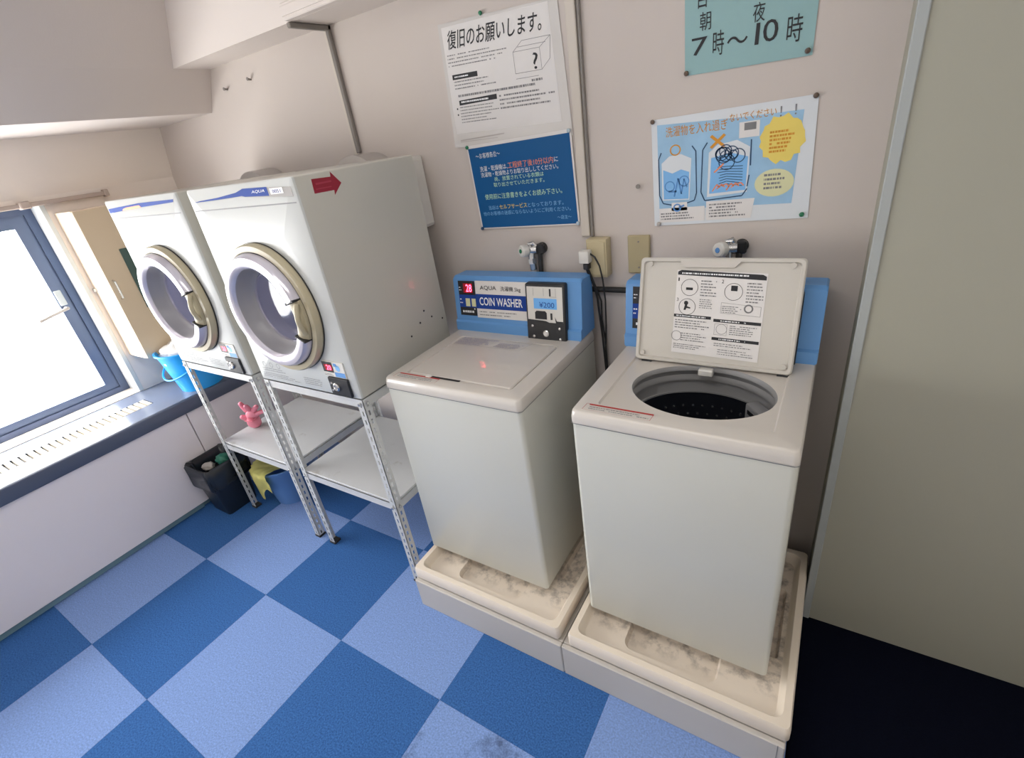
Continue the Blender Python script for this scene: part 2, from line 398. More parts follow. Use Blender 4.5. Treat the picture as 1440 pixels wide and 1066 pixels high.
# sill: top boards either side of the grille channel
zs0, zs1 = .563, .630
gx0, gx1, gy0, gy1 = -1.115, -1.0, -2.3, -.135
s = MB()
s.box(XL-.13, gx0, -2.48, WY1, zs0, zs1); s.box(XL+.001, gx0, WY1-.001, YW-.005, zs0, zs1)
s.box(gx1, XCOVER+.006, -2.48, YW-.005, zs0, zs1); s.box(gx0, gx1, gy1, YW-.005, zs0, zs1); s.box(gx0, gx1, -2.48, gy0, zs0, zs1)
s.build('sill_board', 'sill', rc, 0, o_)
MB().box(XCOVER-.01, XCOVER+.014, -2.48, YW-.005, zs0-.006, zs1, .008, 3).build('sill_lip', 'lip', rc, 35, o_)
MB().box(gx0, gx1, gy0, gy1, zs0-.002, zs1-.014).build('grille_channel', 'slot', rc, 0, o_)
slat = None
y = gy1-.006
while y > -1.95:
    if slat is None:
        so = MB().box(gx0-XCOVER+.002, gx1-XCOVER-.002, -.020, 0, zs0+.04, zs1+.002, .001, 1).build('grille_slat', 'slat', rc, 0); slat = so.data
    else:
        so = bpy.data.objects.new('grille_slat', slat); COL.objects.link(so); so.parent = rc
    so.location = (0, y+1.2, 0); y -= .0295

# curtain rail
cr = thing('curtain_rail', 'pale wooden curtain rail fixed along the top of the window', 'rail', (XL, -1.2, 1.655))
MB().box(0.002, .03, -1.7, 1.40, .006, .026, .003, 1).build('rail_bar', 'rail', cr)
for yy in (1.055, -.2): MB().box(0.002, .05, yy-.02, yy+.02, .0, .034, .004, 1).build('bracket', 'rail', cr)
MB().box(0.002, .04, 1.39, 1.41, .0, .034, .003, 1).build('end_cap', 'rail', cr)

# wall cabinet beside the window
cb = thing('wall_cabinet', 'beige wall cabinet with metal handle between window and left dryer', 'cabinet', (XL, -.045, .845))
D = .22; L = .40; Hh = .771
MB().box(0, D-.02, 0, L, 0, Hh, .002, 1).build('carcass', 'cab_edge', cb, 0)
dr = MB().box(D-.019, D, 0.001, L, .002, Hh-.002, .002, 1).build('door', 'cabinet', cb, 0)
MB().tube([(D, .022, .335), (D+.022, .022, .340), (D+.022, .022, .425), (D, .022, .430)], .005).build('handle', 'chrome', dr)
MB().box(D, D+.008, .11, L-.02, .255, .565, .002, 1).build('notice_board', 'green_board', dr, 0)
MB().cyl((.012, 0, .38), (.012, -.012, .38), .012).cyl((.012, -.010, .38), (.035, -.014, .38), .005).build('latch', 'chrome', cb)

# ------------------------------------------------------------------ base and waterproof pans
PF, PBK, PT, PB = -.1466, .505, .2009, .1421
XB0, XB1, XB2 = .771, 1.418, 2.072
for (a, b, lab) in ((XB0, XB1-.001, 'low grey-white platform under the left washing machine pan'), (XB1+.001, XB2, 'low grey-white platform under the right washing machine pan')):
    t = thing('platform', lab, 'platform', ((a+b)/2, .17, 0), group='platforms under the washing machines')
    off = -Vector(((a+b)/2, .17, 0))
    MB().box(a, b, -.140, .52, 0, PB-.001, .002, 1).build('platform_body', 'base', t, 0, off)
    MB().box(a, b, -.158, -.1405, 0, PB-.001, .003, 1).build('front_board', 'base', t, 0, off)
    if b > 2: MB().box(b-.018, b-.016, -.1588, -.157, 0.002, PB-.003).build('edge_joint', 'ink_grey', t, 0, off)
def pan(x0, x1, label):
    t = thing('waterproof_pan', label, 'drip pan', ((x0+x1)/2, (PF+PBK)/2, PB), group='cream pans under the washing machines')
    off = -Vector(((x0+x1)/2, (PF+PBK)/2, PB))
    zf = .168; r = .028; rim = .022
    s = MB()
    s.loft([rrect(x0+.006, x1-.006, PF+.006, PBK-.006, .012, PB), rrect(x0, x1, PF, PBK, .014, PB+.012), rrect(x0, x1, PF, PBK, .014, PT-.010), rrect(x0+.004, x1-.004, PF+.004, PBK-.004, .014, PT),
            rrect(x0+rim, x1-rim, PF+rim, PBK-rim, r, PT), rrect(x0+rim+.004, x1-rim-.004, PF+rim+.004, PBK-rim-.004, r, PT-.006), rrect(x0+rim+.010, x1-rim-.010, PF+rim+.010, PBK-rim-.010, r, zf+.006), rrect(x0+rim+.016, x1-rim-.016, PF+rim+.016, PBK-rim-.016, r, zf)], cap0=True)
    s.build('pan_rim', 'pan', t, 40, off)
    xi0, xi1, yi0, yi1 = x0+rim+.016, x1-rim-.016, PF+rim+.016, PBK-rim-.016
    xc = (x0+x1)/2
    holes = [(xc-.155, xc+.125, yi0+.022, yi0+.17, .03), (xi1-.07, xi1-.012, .07, .34, .012), (xi0+.012, xi0+.06, .07, .34, .012)]
    f = MB().plate(rrect(xi0, xi1, yi0, yi1, r, zf), [rrect(a, b, c, d, q, zf) for a, b, c, d, q in holes])
    for a, b, c, d, q in holes:
        f.loft([rrect(a, b, c, d, q, zf), rrect(a+.002, b-.002, c+.002, d-.002, q, zf-.004), rrect(a+.007, b-.007, c+.007, d-.007, max(.005, q-.004), PB+.003)], cap1=True)
    f.build('pan_floor', 'pan_floor', t, 40, off)
    return t
pan(.77, 1.408, 'cream waterproof pan under the left washing machine with closed lid')
pan(1.4388, 2.0785, 'cream waterproof pan under the right washing machine with open lid')

# ------------------------------------------------------------------ washing machines
WD = .538; ZT = .987; ZB = .205
def washer(x0, yf, rz, opened, label):
    t = thing('washing_machine', label, 'washing machine', (x0, yf, .168), rz, 'coin washing machines')
    dz = -.168
    off = Vector((0, 0, dz)); w = WD; d = .548
    s = MB().loft([rrect(.004, w-.004, .004, d-.004, .012, ZB), rrect(0, w, 0, d, .014, ZB+.006), rrect(0, w, 0, d, .014, .9495)], cap0=True, cap1=True) if not opened else None
    if opened:   # hollow top for the tub
        s = MB().loft([rrect(.004, w-.004, .004, d-.004, .012, ZB), rrect(0, w, 0, d, .014, ZB+.006), rrect(0, w, 0, d, .014, .9495), rrect(.004, w-.004, .004, d-.004, .012, .9495)], cap0=True)
    s.build('body', 'enamel', t, 35, off)
    for fx in (.06, w-.06):
        for fy in (.06, d-.06): MB().cyl((fx, fy, .168), (fx, fy, ZB+.004), .022).build('foot', 'rubber', t, 35, off)
    # top cap with recess for the lid
    lx0, lx1, ly0, ly1 = .056, w-.056, .052, .375
    zr = ZT-.006
    loops = [rrect(-.002, w+.002, -.003, d, .015, .950), rrect(-.002, w+.002, -.003, d, .015, .965), rrect(.000, w, .000, d-.003, .016, ZT-.006), rrect(.002, w-.002, .003, d-.005, .016, ZT-.002), rrect(.007, w-.007, .008, d-.010, .018, ZT)]
    s = MB().loft([rrect(.006, w-.006, .006, d-.006, .012, .950)]+loops)
    grip = (.165, .275, .0405, .0515)
    outer = loops[-1]; rec = rrect(lx0, lx1, ly0, ly1, .012, ZT)
    s.plate(outer, [rec])
    s.loft([rec, rrect(lx0+.004, lx1-.004, ly0+.004, ly1-.002, .012, zr)])
    cx, cy = w/2+.017, .214
    ell = lambda rx, ry, z: [Vector((cx+rx*math.cos(2*PI*i/72), cy+ry*math.sin(2*PI*i/72), z)) for i in range(72)]
    rf = rrect(lx0+.004, lx1-.004, ly0+.004, ly1-.002, .012, zr)
    if opened: s.plate(rf, [ell(.184, .143, zr)])
    else: s.plate(rf)
    s.build('top_cap', 'cap', t, 35, off)
    MB().loft([rrect(-.0032, w+.0032, -.0042, d+.001, .015, .9475), rrect(-.0032, w+.0032, -.0042, d+.001, .015, .9500)]).build('cap_seam', 'ink_grey', t, 0, off)
    # warning label along the front edge
    sf = Surf((.028, .016, ZT-.001), (.21, .016, ZT-.001), (.212, .046, ZT), (.03, .046, ZT), (0, -.05, 1), t, 0.0); sf.c = [c+off for c in sf.c]
    sf.new().rect(0, 0, 1, 1, .0006).done('warning_label', 'cap')
    sf.new().rect(0.05, .80, 1, .98, .0012).done('label_red_bar', 'ink_red'); sf.new().lines(.08, .1, .98, .68, 2, .35).done('fine_print', 'ink_grey', True)
    sf.new().stroke([(0, 0), (1, 0), (1, 1), (0, 1), (0, 0)], .001, .0010).done('label_outline', 'ink_red')
    # lid
    if not opened:
        lid = MB().loft([rrect(lx0+.007, lx1-.007, ly0+.006, ly1-.004, .010, zr+.0004), rrect(lx0+.007, lx1-.007, ly0+.006, ly1-.004, .010, ZT-.003), rrect(lx0+.010, lx1-.010, ly0+.009, ly1-.007, .010, ZT+.001)], cap0=True, cap1=True).build('lid', 'cap', t, 35, off)
        MB().loft([rrect(.17, .29, .0455, .0565, .005, ZT+.0006), rrect(.174, .286, .047, .055, .004, ZT+.0012)], cap1=True).build('lid_grip', 'ink', t, 0, off)
        MB().box(.150, .172, .043, .057, ZT-.001, ZT+.004, .002, 1).build('lid_latch', 'white_plastic', t, 35, off)
        sf = Surf((.075, .300, ZT+.0012), (.36, .300, ZT+.0012), (.38, .366, ZT+.0012), (.085, .366, ZT+.0012), (0, 0, 1), lid); sf.c = [c+off for c in sf.c]
        sf.new().lines(.0, .05, .55, .95, 5, .5).lines(.6, .1, 1, .7, 4, .5).ring(.08, .45, .012, .0015).ring(.18, .5, .012, .0015).done('lid_print', 'ink_lilac', True)
        sf.new().stroke([(0, 0), (1, 0), (1, 1), (0, 1), (0, 0)], .0008).done('print_outline', 'ink_grey')
    else:
        # neck ring, tub and filter
        MB().loft([ell(.184, .143, zr), ell(.181, .140, zr-.004), ell(.180, .139, zr-.014), ell(.186, .147, zr-.020)]).build('tub_neck', 'tub_grey', t, 40, off)
        tub = MB().loft([ell(.186, .147, zr-.017), ell(.190, .156, zr-.034), ell(.184, .152, zr-.042), ell(.184, .152, zr-.052), ell(.190, .160, zr-.056), ell(.190, .160, zr-.092), ell(.184, .158, zr-.097)]).build('tub_wall', 'tub_grey', t, 40, off)
        MB().loft([ell(.1845, .158, zr-.094), ell(.186, .170, zr-.12), ell(.186, .176, zr-.42), ell(.10, .10, zr-.44)], cap1=True).build('inner_tub', 'tub_navy', tub, 40, off)
        hl = MB()
        for k in range(40):
            for q, zz in enumerate((-.150, -.180, -.210)):
                a = 2*PI*(k+.5*(q % 2))/40
                c = Vector((cx+.184*math.cos(a), cy+.173*math.sin(a), zr+zz)); hl.cyl(c, c+Vector((-math.cos(a), -math.sin(a), 0))*.003, .0035, 8)
        ho = hl.build('drain_hole', 'chrome', tub, 0, off); ho['kind'] = 'stuff'
        a = math.radians(28); c = Vector((cx+.160*math.cos(a), cy+.130*math.sin(a), 0))
        Mx = Matrix.Translation((c.x, c.y, zr-.118)) @ Matrix.Rotation(math.radians(40), 4, 'Z')
        fl = MB().box(-.012, .026, -.05, .05, -.085, .045, .006, 2, Mx).build('lint_filter', 'tub_grey', t, 35, off)
        MB().box(-.0135, -.011, -.035, .035, .018, .030, 0, 1, Mx).build('filter_slot', 'black', fl, 0, off)
        MB().box(cx-.035, cx+.005, cy+.118, cy+.142, zr-.022, zr-.002, .003, 1).build('lid_switch', 'white_plastic', t, 35, off)
        # open lid, hinged at the back of the recess and leaning on the console
        hy, hz = .350, ZT-.001
        ang = math.atan2(.285, .076)
        Ml = Matrix.Translation((w/2+.0045, hy, hz)) @ Matrix.Rotation(ang, 4, 'X')   # local x right, y up along the lid, -z... underside faces out
        hw = (lx1-lx0)/2+.001; Ln = .305
        ln = Ln
        def L3(pts): return [Ml @ Vector((p.x, p.y, p.z)) + off for p in pts]
        s = MB().loft([L3(rrect(-hw, hw, 0, ln, .012, -.016)), L3(rrect(-hw, hw, 0, ln, .012, .004)), L3(rrect(-hw+.003, hw-.003, .003, ln-.003, .012, .008)), L3(rrect(-hw+.010, hw-.010, .010, ln-.010, .010, .008)), L3(rrect(-hw+.013, hw-.013, .013, ln-.013, .010, .001))], cap0=True, cap1=True)
        lid = s.build('lid', 'lid_in', t, 35)
        # underside is +z of the lid frame once it stands up: label sheet
        P = lambda x, y, z=.0016: Ml @ Vector((x, y, z)) + off
        nrm = (Ml.to_3x3() @ Vector((0, 0, 1)))
        MB().loft([[P(x, y, .0015) for x, y in ((-.10, ln-.010), (-.085, ln-.026), (.045, ln-.026), (.06, ln-.010))], [P(x, y, .0078) for x, y in ((-.10, ln-.010), (-.085, ln-.026), (.045, ln-.026), (.06, ln-.010))]], cap1=True).build('grip_web', 'cap', lid, 0)
        for sx, sy in ((-hw+.022, .022), (hw-.022, .022), (-hw+.03, ln-.018), (hw-.03, ln-.018)):
            MB().cyl(P(sx, sy, .001), P(sx, sy, .009), .007, 12).build('stop_button', 'lid_in', lid)
        for sx in (-hw+.035, hw-.02): MB().cyl(P(sx-.015, -.004, -.002), P(sx+.015, -.004, -.002), .006, 10).build('hinge_pin', 'black', lid)
        sf = Surf(P(-.107, .032), P(.128, .025), P(.128, ln-.040), P(-.107, ln-.034), nrm, lid)
        sf.new().rect(0, 0, 1, 1, .0002).done('instruction_sheet', 'paper')
        h = .0008
        sf.new().poly([(0.01, .945), (.99, .925), (.99, .965), (.95, .985), (.05, 1.0), (.01, .98)], h).rect(.0, .44, .44, .475, h).rect(.47, .42, .99, .455, h).rect(.47, .205, .99, .24, h).done('heading_bar', 'ink')
        sf.new().lines(.06, .95, .85, .98, 1, .55, .0014).lines(.03, .45, .40, .465, 1, .8, .0014).lines(.55, .43, .9, .445, 1, .8, .0014).lines(.55, .215, .92, .23, 1, .8, .0014).done('heading_print', 'ink_white', True)
        p = sf.new()
        for (u, v) in ((.16, .80), (.66, .78), (.15, .57)): sf.new().ring(u, v, .023, .0012, h).done('pictogram_ring', 'ink')
        sf.new().rect(.12, .77, .20, .80, h).done('pictogram', 'ink'); sf.new().rect(.63, .79, .70, .85, h).done('pictogram', 'ink')
        p = sf.new(); p.disc(.135, .615, .006, h).poly([(.11, .53), (.125, .60), (.15, .60), (.15, .575), (.19, .565), (.19, .55), (.145, .555), (.135, .53)], h)
        p.done('pictogram', 'ink'); p = sf.new(); p.text('1', .02, .87, .035, .91, h).text('3', .02, .63, .04, .67, h).text('2', .52, .87, .545, .91, h)
        p.done('step_numbers', 'ink')
        p = sf.new().lines(.29, .70, .48, .90, 6, .4, h).lines(.80, .66, .99, .90, 7, .4, h).lines(.29, .56, .46, .68, 5, .4, h).lines(.55, .53, .78, .62, 4, .4, h).lines(.02, .30, .43, .42, 4, .4, h).lines(.10, .15, .43, .26, 4, .4, h).lines(.02, .05, .42, .12, 3, .4, h).lines(.66, .28, .98, .40, 5, .4, h).lines(.5, .13, .98, .18, 2, .4, h).lines(.55, .03, .98, .11, 3, .35, h)
        p.ring(.57, .34, .014, .001, h).ring(.84, .60, .010, .004, h).ring(.05, .21, .014, .0015, h)
        p.stroke([(.54, .65), (.97, .63), (.97, .52), (.54, .53), (.54, .65)], .0007, h).stroke([(.49, .40), (.63, .40), (.63, .27), (.49, .27), (.49, .40)], .0007, h)
        p.done('fine_print', 'ink_grey', True)
    # console
    cy0, cy1 = .403-yf-.0, .526-yf
    zc0 = ZT-.001; zc1 = 1.197
    prof = [(cy0, zc0), (cy0+.004, 1.020), (cy0+.013, 1.026), (cy0+.034, 1.188), (cy0+.046, zc1), (cy1-.004, zc1-.002), (cy1, zc1-.010), (cy1, zc0)]
    c0, c1 = -.006, w+.002
    s = MB()
    def inset(k): # small end chamfer
        cyc = sum(p[0] for p in prof)/len(prof); czc = sum(p[1] for p in prof)/len(prof)
        return [(cyc+(a-cyc)*(1-k), czc+(b-czc)*(1-k)) for a, b in prof]
    E = lambda pr, x: [Vector((x, a, b)) for a, b in pr]
    s.loft([E(inset(.04), c0), E(prof, c0+.005), E(prof, c1-.005), E(inset(.04), c1)], cap0=True, cap1=True)
    con = s.build('console', 'blue', t, 30, off)
    FP = lambda x, z: Vector((x, cy0+.013+(z-1.026)/(1.188-1.026)*.021, z))+off
    nf = Vector((0, -1, .13))
    def psurf(xa, xb, za, zb, par, base=.0008): return Surf(FP(xa, za), FP(xb, za), FP(xb, zb), FP(xa, zb), nf, par, base)
    bx0 = .018
    ds = psurf(bx0, bx0+.080, 1.046, 1.180, con)
    ds.new().rect(0, 0, 1, 1, 0).done('display_panel', 'black')
    ds.new().rect(0, .24, 1, .60, .0006).done('button_field', 'ink_blue')
    ds.new().rect(.30, .66, .84, .93, .0006).done('display_window', 'led_dim')
    ds.new().text('28', .46, .69, .80, .90, .0012).done('display_digits', 'led')
    ds.new().rect(.38, .27, .64, .50, .0012).rect(.74, .27, .98, .50, .0012).done('button', 'paper_pale')
    ds.new().lines(.15, .07, .9, .16, 1, .7).lines(.04, .32, .2, .52, 2, .3).lines(.04, .70, .22, .85, 2, .3).disc(.88, .20, .003).done('panel_print', 'ink_white', True)
    cs = psurf(bx0+.081, bx0+.312, 1.035, 1.182, con)
    cs.new().rect(0, 0.04, 1, 1, 0).done('name_plate', 'paper')
    cs.new().rect(0, .28, 1, .66, .0006).done('name_band', 'ink_blue')
    if not opened or True:
        cs.new().text('COIN WASHER', .07, .37, .90, .58, .0012, .0, .014).done('lettering', 'ink_white')
        cs.new().text('AQUA', .10, .76, .42, .88, .0012, .0).text('洗濯機 5kg', .50, .74, .88, .88, .0012).done('lettering', 'ink')
    cs.new().lines(.05, .08, .95, .24, 2, .3).done('fine_print', 'ink_grey', True)
    # coin box standing proud of the console
    qx0, qx1 = .332, .489; q0 = .974; q1 = 1.186
    QP = lambda x, z, h: Vector((x, cy0+.034+(z-1.188)*.125-h, z))+off
    loops = []
    for h, i in ((.0, .0), (.018, .0), (.022, .003)):
        pr = [p for p in rrect(qx0+i, qx1-i, q0+i, q1-i, .008, 0)]
        loops.append([QP(p.x, p.y, h) for p in pr])
    # bottom sits on the cap, so it bulges to the console's own front at the foot
    box = MB().loft(loops, cap0=True, cap1=True).build('coin_box', 'black', con, 30)
    qs = Surf(QP(qx0, q0, .022), QP(qx1, q0, .022), QP(qx1, q1, .022), QP(qx0, q1, .022), (0, -1, .125), box, .0006)
    qs.new().poly([(.05, .36), (.94, .36), (.94, .95), (.05, .95)], 0).done('coin_plate', 'white_plastic')
    qs.new().rect(.22, .585, .80, .76, .0008).done('price_display', 'lcd')
    qs.new().text('¥200', .36, .61, .74, .70, .0014).done('price_digits', 'ink_blue')
    qs.new().poly([(.24, .41), (.54, .41), (.54, .52), (.50, .55), (.28, .55), (.24, .52)], .0008).rect(.63, .41, .68, .52, .0008).rect(.62, .80, .66, .92, .0008).poly([(.76, .36), (.94, .36), (.94, .39), (.79, .39), (.74, .46)], .0008).poly([(.05, .36), (.6, .36), (.5, .385), (.05, .40)], .0008).done('coin_return', 'ink')
    qs.new().stroke([(.22, .80), (.22, .93)], .001).stroke([(.48, .80), (.48, .93)], .001).stroke([(.78, .80), (.78, .93)], .001).stroke([(.62, .79), (.80, .79)], .001).done('plate_lines', 'ink_grey')
    for (u, v) in ((.16, .29), (.85, .27), (.19, .11), (.86, .09)):
        c = qs.at(u, v); MB().lathe([(.0055, 0), (.005, .003), (.002, .0045)], Matrix.Translation(c) @ Vector((0, -1, .125)).to_track_quat('Z', 'Y').to_matrix().to_4x4(), 14, cap1=True).build('screw', 'chrome', box)
    c = qs.at(.50, .17)
    lk = MB().lathe([(.012, 0), (.012, .003), (.009, .005), (.008, .004)], Matrix.Translation(c) @ Vector((0, -1, .125)).to_track_quat('Z', 'Y').to_matrix().to_4x4(), 24, cap1=True).build('lock', 'chrome', box)
    return t
washer(.7713, -.026, 0.0, False, 'white coin washing machine with closed lid and blue console, standing beside the dryers')
washer(1.4680, -.0235, math.radians(-.5), True, 'white coin washing machine with its lid open, beside the right wall')

# ------------------------------------------------------------------ tumble dryers
DF, DBK, DZ0, DZ1 = -.081, .437, .9138, 1.6404
def dryer(x0, label, wave):
    w = .5857; d = DBK-DF; h = DZ1-DZ0
    t = thing('tumble_dryer', label, 'tumble dryer', (x0, DF, DZ0), 0, 'coin tumble dryers')
    cx, cz = .287, .318
    F = lambda pts, y: [Vector((p.x, y, p.y)) for p in pts]
    # cabinet: separate front and wrap
    s = MB().loft([F(rrect(0, w, 0, h, .006, 0), .010), F(rrect(0, w, 0, h, .006, 0), d-.004), F(rrect(.004, w-.004, .004, h-.004, .006, 0), d)], cap1=True)
    s.build('cabinet', 'dryer_side', t, 35)
    s = MB().loft([F(rrect(0, w, 0, h, .006, 0), .0098), F(rrect(.001, w-.001, .001, h-.001, .006, 0), .003), F(rrect(.005, w-.005, .005, h-.005, .006, 0), 0)])
    s.plate(F(rrect(.005, w-.005, .005, h-.005, .006, 0), 0), [[Vector((p.x, 0, p.y)) for p in circle(cx, cz, .165, 0, 64)]])
    s.build('front_panel', 'dryer', t, 35)
    MB().box(.010, w-.010, -.0008, .0005, .6555, .6590).build('panel_seam', 'ink_grey', t, 0)
    # door, axis towards the room
    A = Matrix.Translation((cx, 0, cz)) @ Matrix.Rotation(PI/2, 4, 'X')     # local z -> -y (out of the front)
    door = MB().lathe([(.228, 0), (.229, .022), (.224, .030), (.207, .032), (.202, .026)], A, 72).build('door', 'beige_ring', t, 35)
    MB().lathe([(.2302, .0012), (.2312, .004), (.2302, .0065)], A, 72).build('door_gasket', 'rubber', door, 35)
    MB().lathe([(.2045, .020), (.2045, .030), (.2015, .030)], A, 72).build('ring_groove', 'rubber', door, 35)
    # rim in segments: the handle gap lies on the right
    rim = [(.202, .024), (.201, .046), (.192, .058), (.172, .062), (.160, .056), (.154, .046)]
    g0, g1 = math.radians(-26), math.radians(16)
    MB().lathe(rim, A, 72, g1, 2*PI+g0).build('door_rim', 'white_rim', door, 40)
    rimh = [(.202, .024), (.200, .040), (.186, .050), (.170, .054), (.160, .050), (.154, .046)]
    hd = MB().lathe(rimh, A, 16, g0, g1).build('handle_recess', 'beige_ring', door, 40)
    hp = [A @ Vector((.196*math.cos(a), .196*math.sin(a), .048+.016*math.sin(PI*k/8))) for k, a in enumerate([g0*.72+(g1-g0)*.72*i/8+.02 for i in range(9)])]
    MB().tube(hp, .009, 10).build('handle', 'beige_ring', hd, 40)
    for a in (g0, g1):
        c = A @ Vector((.178*math.cos(a), .178*math.sin(a), .040)); 
        MB().box(-.024, .024, -.02, .018, -.004, .004, .002, 1, Matrix.Translation(c) @ Matrix.Rotation(-a, 4, 'Y')).build('rim_end', 'rubber', door)
    MB().lathe([(.1545, .046), (.150, .030), (.142, .004), (.136, -.004), (.128, -.010)], A, 72).build('window_bowl', 'grey_bowl', door, 40)
    MB().lathe([(.129, -.008), (.1285, -.014), (.1235, -.014), (.1235, -.008)], A, 72).build('window_seal', 'white_rim', door, 40)
    gl = MB().lathe([(.128, -.016), (.100, -.018), (.0001, -.019)], A, 64).build('door_window', 'door_glass', door, 40)
    # drum
    dm = MB().lathe([(.150, -.022), (.185, -.030), (.235, -.05), (.235, -.40)], A, 64).build('drum', 'drum_steel', t, 40)
    MB().lathe([(.235, -.40), (.08, -.405), (.0001, -.405)], A, 64).build('drum_back', 'drum_pink', dm, 40)
    MB().lathe([(.03, -.404), (.03, -.396), (.018, -.392), (.0001, -.392)], A, 32).build('drum_boss', 'chrome', dm, 40)
    for k in range(3):
        a = 2*PI*k/3+.5; c = A @ Vector((.215*math.cos(a), .215*math.sin(a), -.23))
        MB().box(-.025, .025, -.16, .16, -.02, .02, .008, 2, Matrix.Translation(c) @ Matrix.Rotation(-a, 4, 'Y')).build('drum_paddle', 'drum_steel', dm, 40)
    # top name strip
    st = Surf((.012, -.0012, .664), (w-.012, -.0012, .664), (w-.012, -.0012, .716), (.012, -.0012, .716), (0, -1, 0), t)
    if wave:
        st.new().poly([(.58, .44), (1, .20), (1, .72), (.58, .90)], .0).done('name_strip', 'conduit')
        st.new().poly([(0.02, .40), (.3, .44), (.55, .50), (.58, .44), (.80, .36), (.80, .84), (.58, .90), (.5, .72), (.3, .56), (.1, .48)], .0004).done('name_wave', 'ink_blue')
        st.new().rect(.82, .42, .93, .74, .0008).done('number_plate', 'paper')
        st.new().text('0051', .84, .48, .91, .66, .0013).done('lettering', 'ink_blue')
        st.new().text('AQUA', .65, .56, .77, .74, .0012, .1).done('lettering', 'ink_white')
    else:
        st.new().poly([(0.0, .30), (.5, .50), (.97, .60), (.98, .78), (.5, .80), (0, .62)], .0).done('name_wave', 'ink_blue')
        st.new().poly([(.22, .40), (.40, .44), (.52, .50), (.50, .66), (.3, .60), (.24, .52)], .0006).done('name_accent', 'ink_orange')
    # coin unit bottom right
    u0, u1 = .435, .548
    cu = MB().box(u0, u1, -.005, .0005, .078, .138, .0015, 1).build('display_unit', 'white_plastic', t, 0)
    sf = Surf((u0, -.0052, .078), (u1, -.0052, .078), (u1, -.0052, .138), (u0, -.0052, .138), (0, -1, 0), cu)
    sf.new().rect(.02, .30, .50, .97, .0004).done('display_window', 'black')
    sf.new().rect(.10, .42, .47, .80, .0007).done('display_glow', 'led_dim'); sf.new().text('20', .20, .46, .42, .76, .0012).done('display_digits', 'led')
    sf.new().rect(.52, .05, .98, .36, .0004).rect(.55, .72, .70, .92, .0004).done('price_panel', 'ink_mid'); sf.new().disc(.72, .62, .012, .0004).done('price_disc', 'ink_sky')
    sf.new().lines(.04, .06, .48, .22, 2, .5).done('fine_print', 'ink_grey', True)
    cbx = MB().box(u0+.012, u1+.004, -.010, .0005, .006, .076, .003, 1).build('coin_unit', 'black', t, 35)
    c = Vector((u0+.052, -.010, .042)); q = Vector((0, -1, 0)).to_track_quat('Z', 'Y').to_matrix().to_4x4()
    MB().lathe([(.016, 0), (.016, .004), (.012, .008), (.009, .008), (.008, .005)], Matrix.Translation(c) @ q, 24, cap1=True).build('lock', 'chrome', cbx)
    MB().lathe([(.005, 0), (.004, .003)], Matrix.Translation(c+Vector((-.026, 0, .012))) @ q, 12, cap1=True).lathe([(.005, 0), (.004, .003)], Matrix.Translation(c+Vector((-.026, 0, -.016))) @ q, 12, cap1=True).build('screw', 'chrome', cbx)
    # instructions along the foot of the front
    sf = Surf((.02, -.0008, .012), (.43, -.0008, .012), (.43, -.0008, .092), (.02, -.0008, .092), (0, -1, 0), t)
    p = sf.new().lines(.02, .06, .62, .34, 3, .28, .0004).lines(.04, .40, .52, .62, 2, .3, .0004).lines(.66, .1, .96, .5, 4, .28, .0004)
    for u in (.09, .20, .31): p.ring(u, .78, .010, .0015, .0004)
    p.done('fine_print', 'ink_grey', True)
    return t
d1 = dryer(.1076, 'white coin dryer with a red arrow sticker on its right side', True)
d2 = dryer(-.5583, 'white coin dryer standing left, next to the wall cabinet', False)
# red arrow and screw holes on the side of the right dryer
sw = .5857
sf = Surf((sw, .062, .655), (sw, .170, .650), (sw, .170, .722), (sw, .062, .724), (1, 0, 0), d1, .0005)
sf.new().poly([(0, .22), (.68, .24), (.66, .04), (1, .48), (.70, .98), (.68, .78), (.02, .80)], 0).done('arrow_sticker', 'red_sticker')
sf.new().poly([(.12, .55), (.66, .58), (.66, .64), (.12, .62)], .0005).poly([(.08, .36), (.62, .38), (.62, .42), (.08, .40)], .0005).done('arrow_print', 'red_sticker_light')
for (yy, zz) in ((.314, 1.095), (.35, 1.058), (.409, 1.029), (.28, 1.058), (.219, 1.027)):
    MB().cyl((sw-.002, yy-DF, zz-DZ0), (sw+.0012, yy-DF, zz-DZ0), .004, 10).build('screw_hole', 'black', d1)

# ------------------------------------------------------------------ slotted-angle racks
def slotted(s, base, along, across, thick, length, wid=.03, pitch=.036, hl=.020, hw=.008, t_=.002):
    """strip with a row of slots; base corner, along = length axis, across = width axis, thick = normal"""
    B, A, C, N = Vector(base), Vector(along), Vector(across), Vector(thick)
    def bx(a0, a1, c0, c1):
        P = [B+A*a+C*c+N*q for q in (0, t_) for a, c in ((a0, c0), (a1, c0), (a1, c1), (a0, c1))]
        v = [s.bm.verts.new(p) for p in P]
        for f in ((0, 1, 2, 3), (7, 6, 5, 4), (0, 4, 5, 1), (1, 5, 6, 2), (2, 6, 7, 3), (3, 7, 4, 0)): s.bm.faces.new([v[i] for i in f])
    c0 = wid/2-hw/2
    bx(0, length, 0, c0); bx(0, length, c0+hw, wid)
    n = int(length/pitch); m = (length-n*pitch)/2; a = 0
    for k in range(n):
        h0 = m+k*pitch+(pitch-hl)/2; bx(a, h0, c0, c0+hw); a = h0+hl
    bx(a, length, c0, c0+hw)
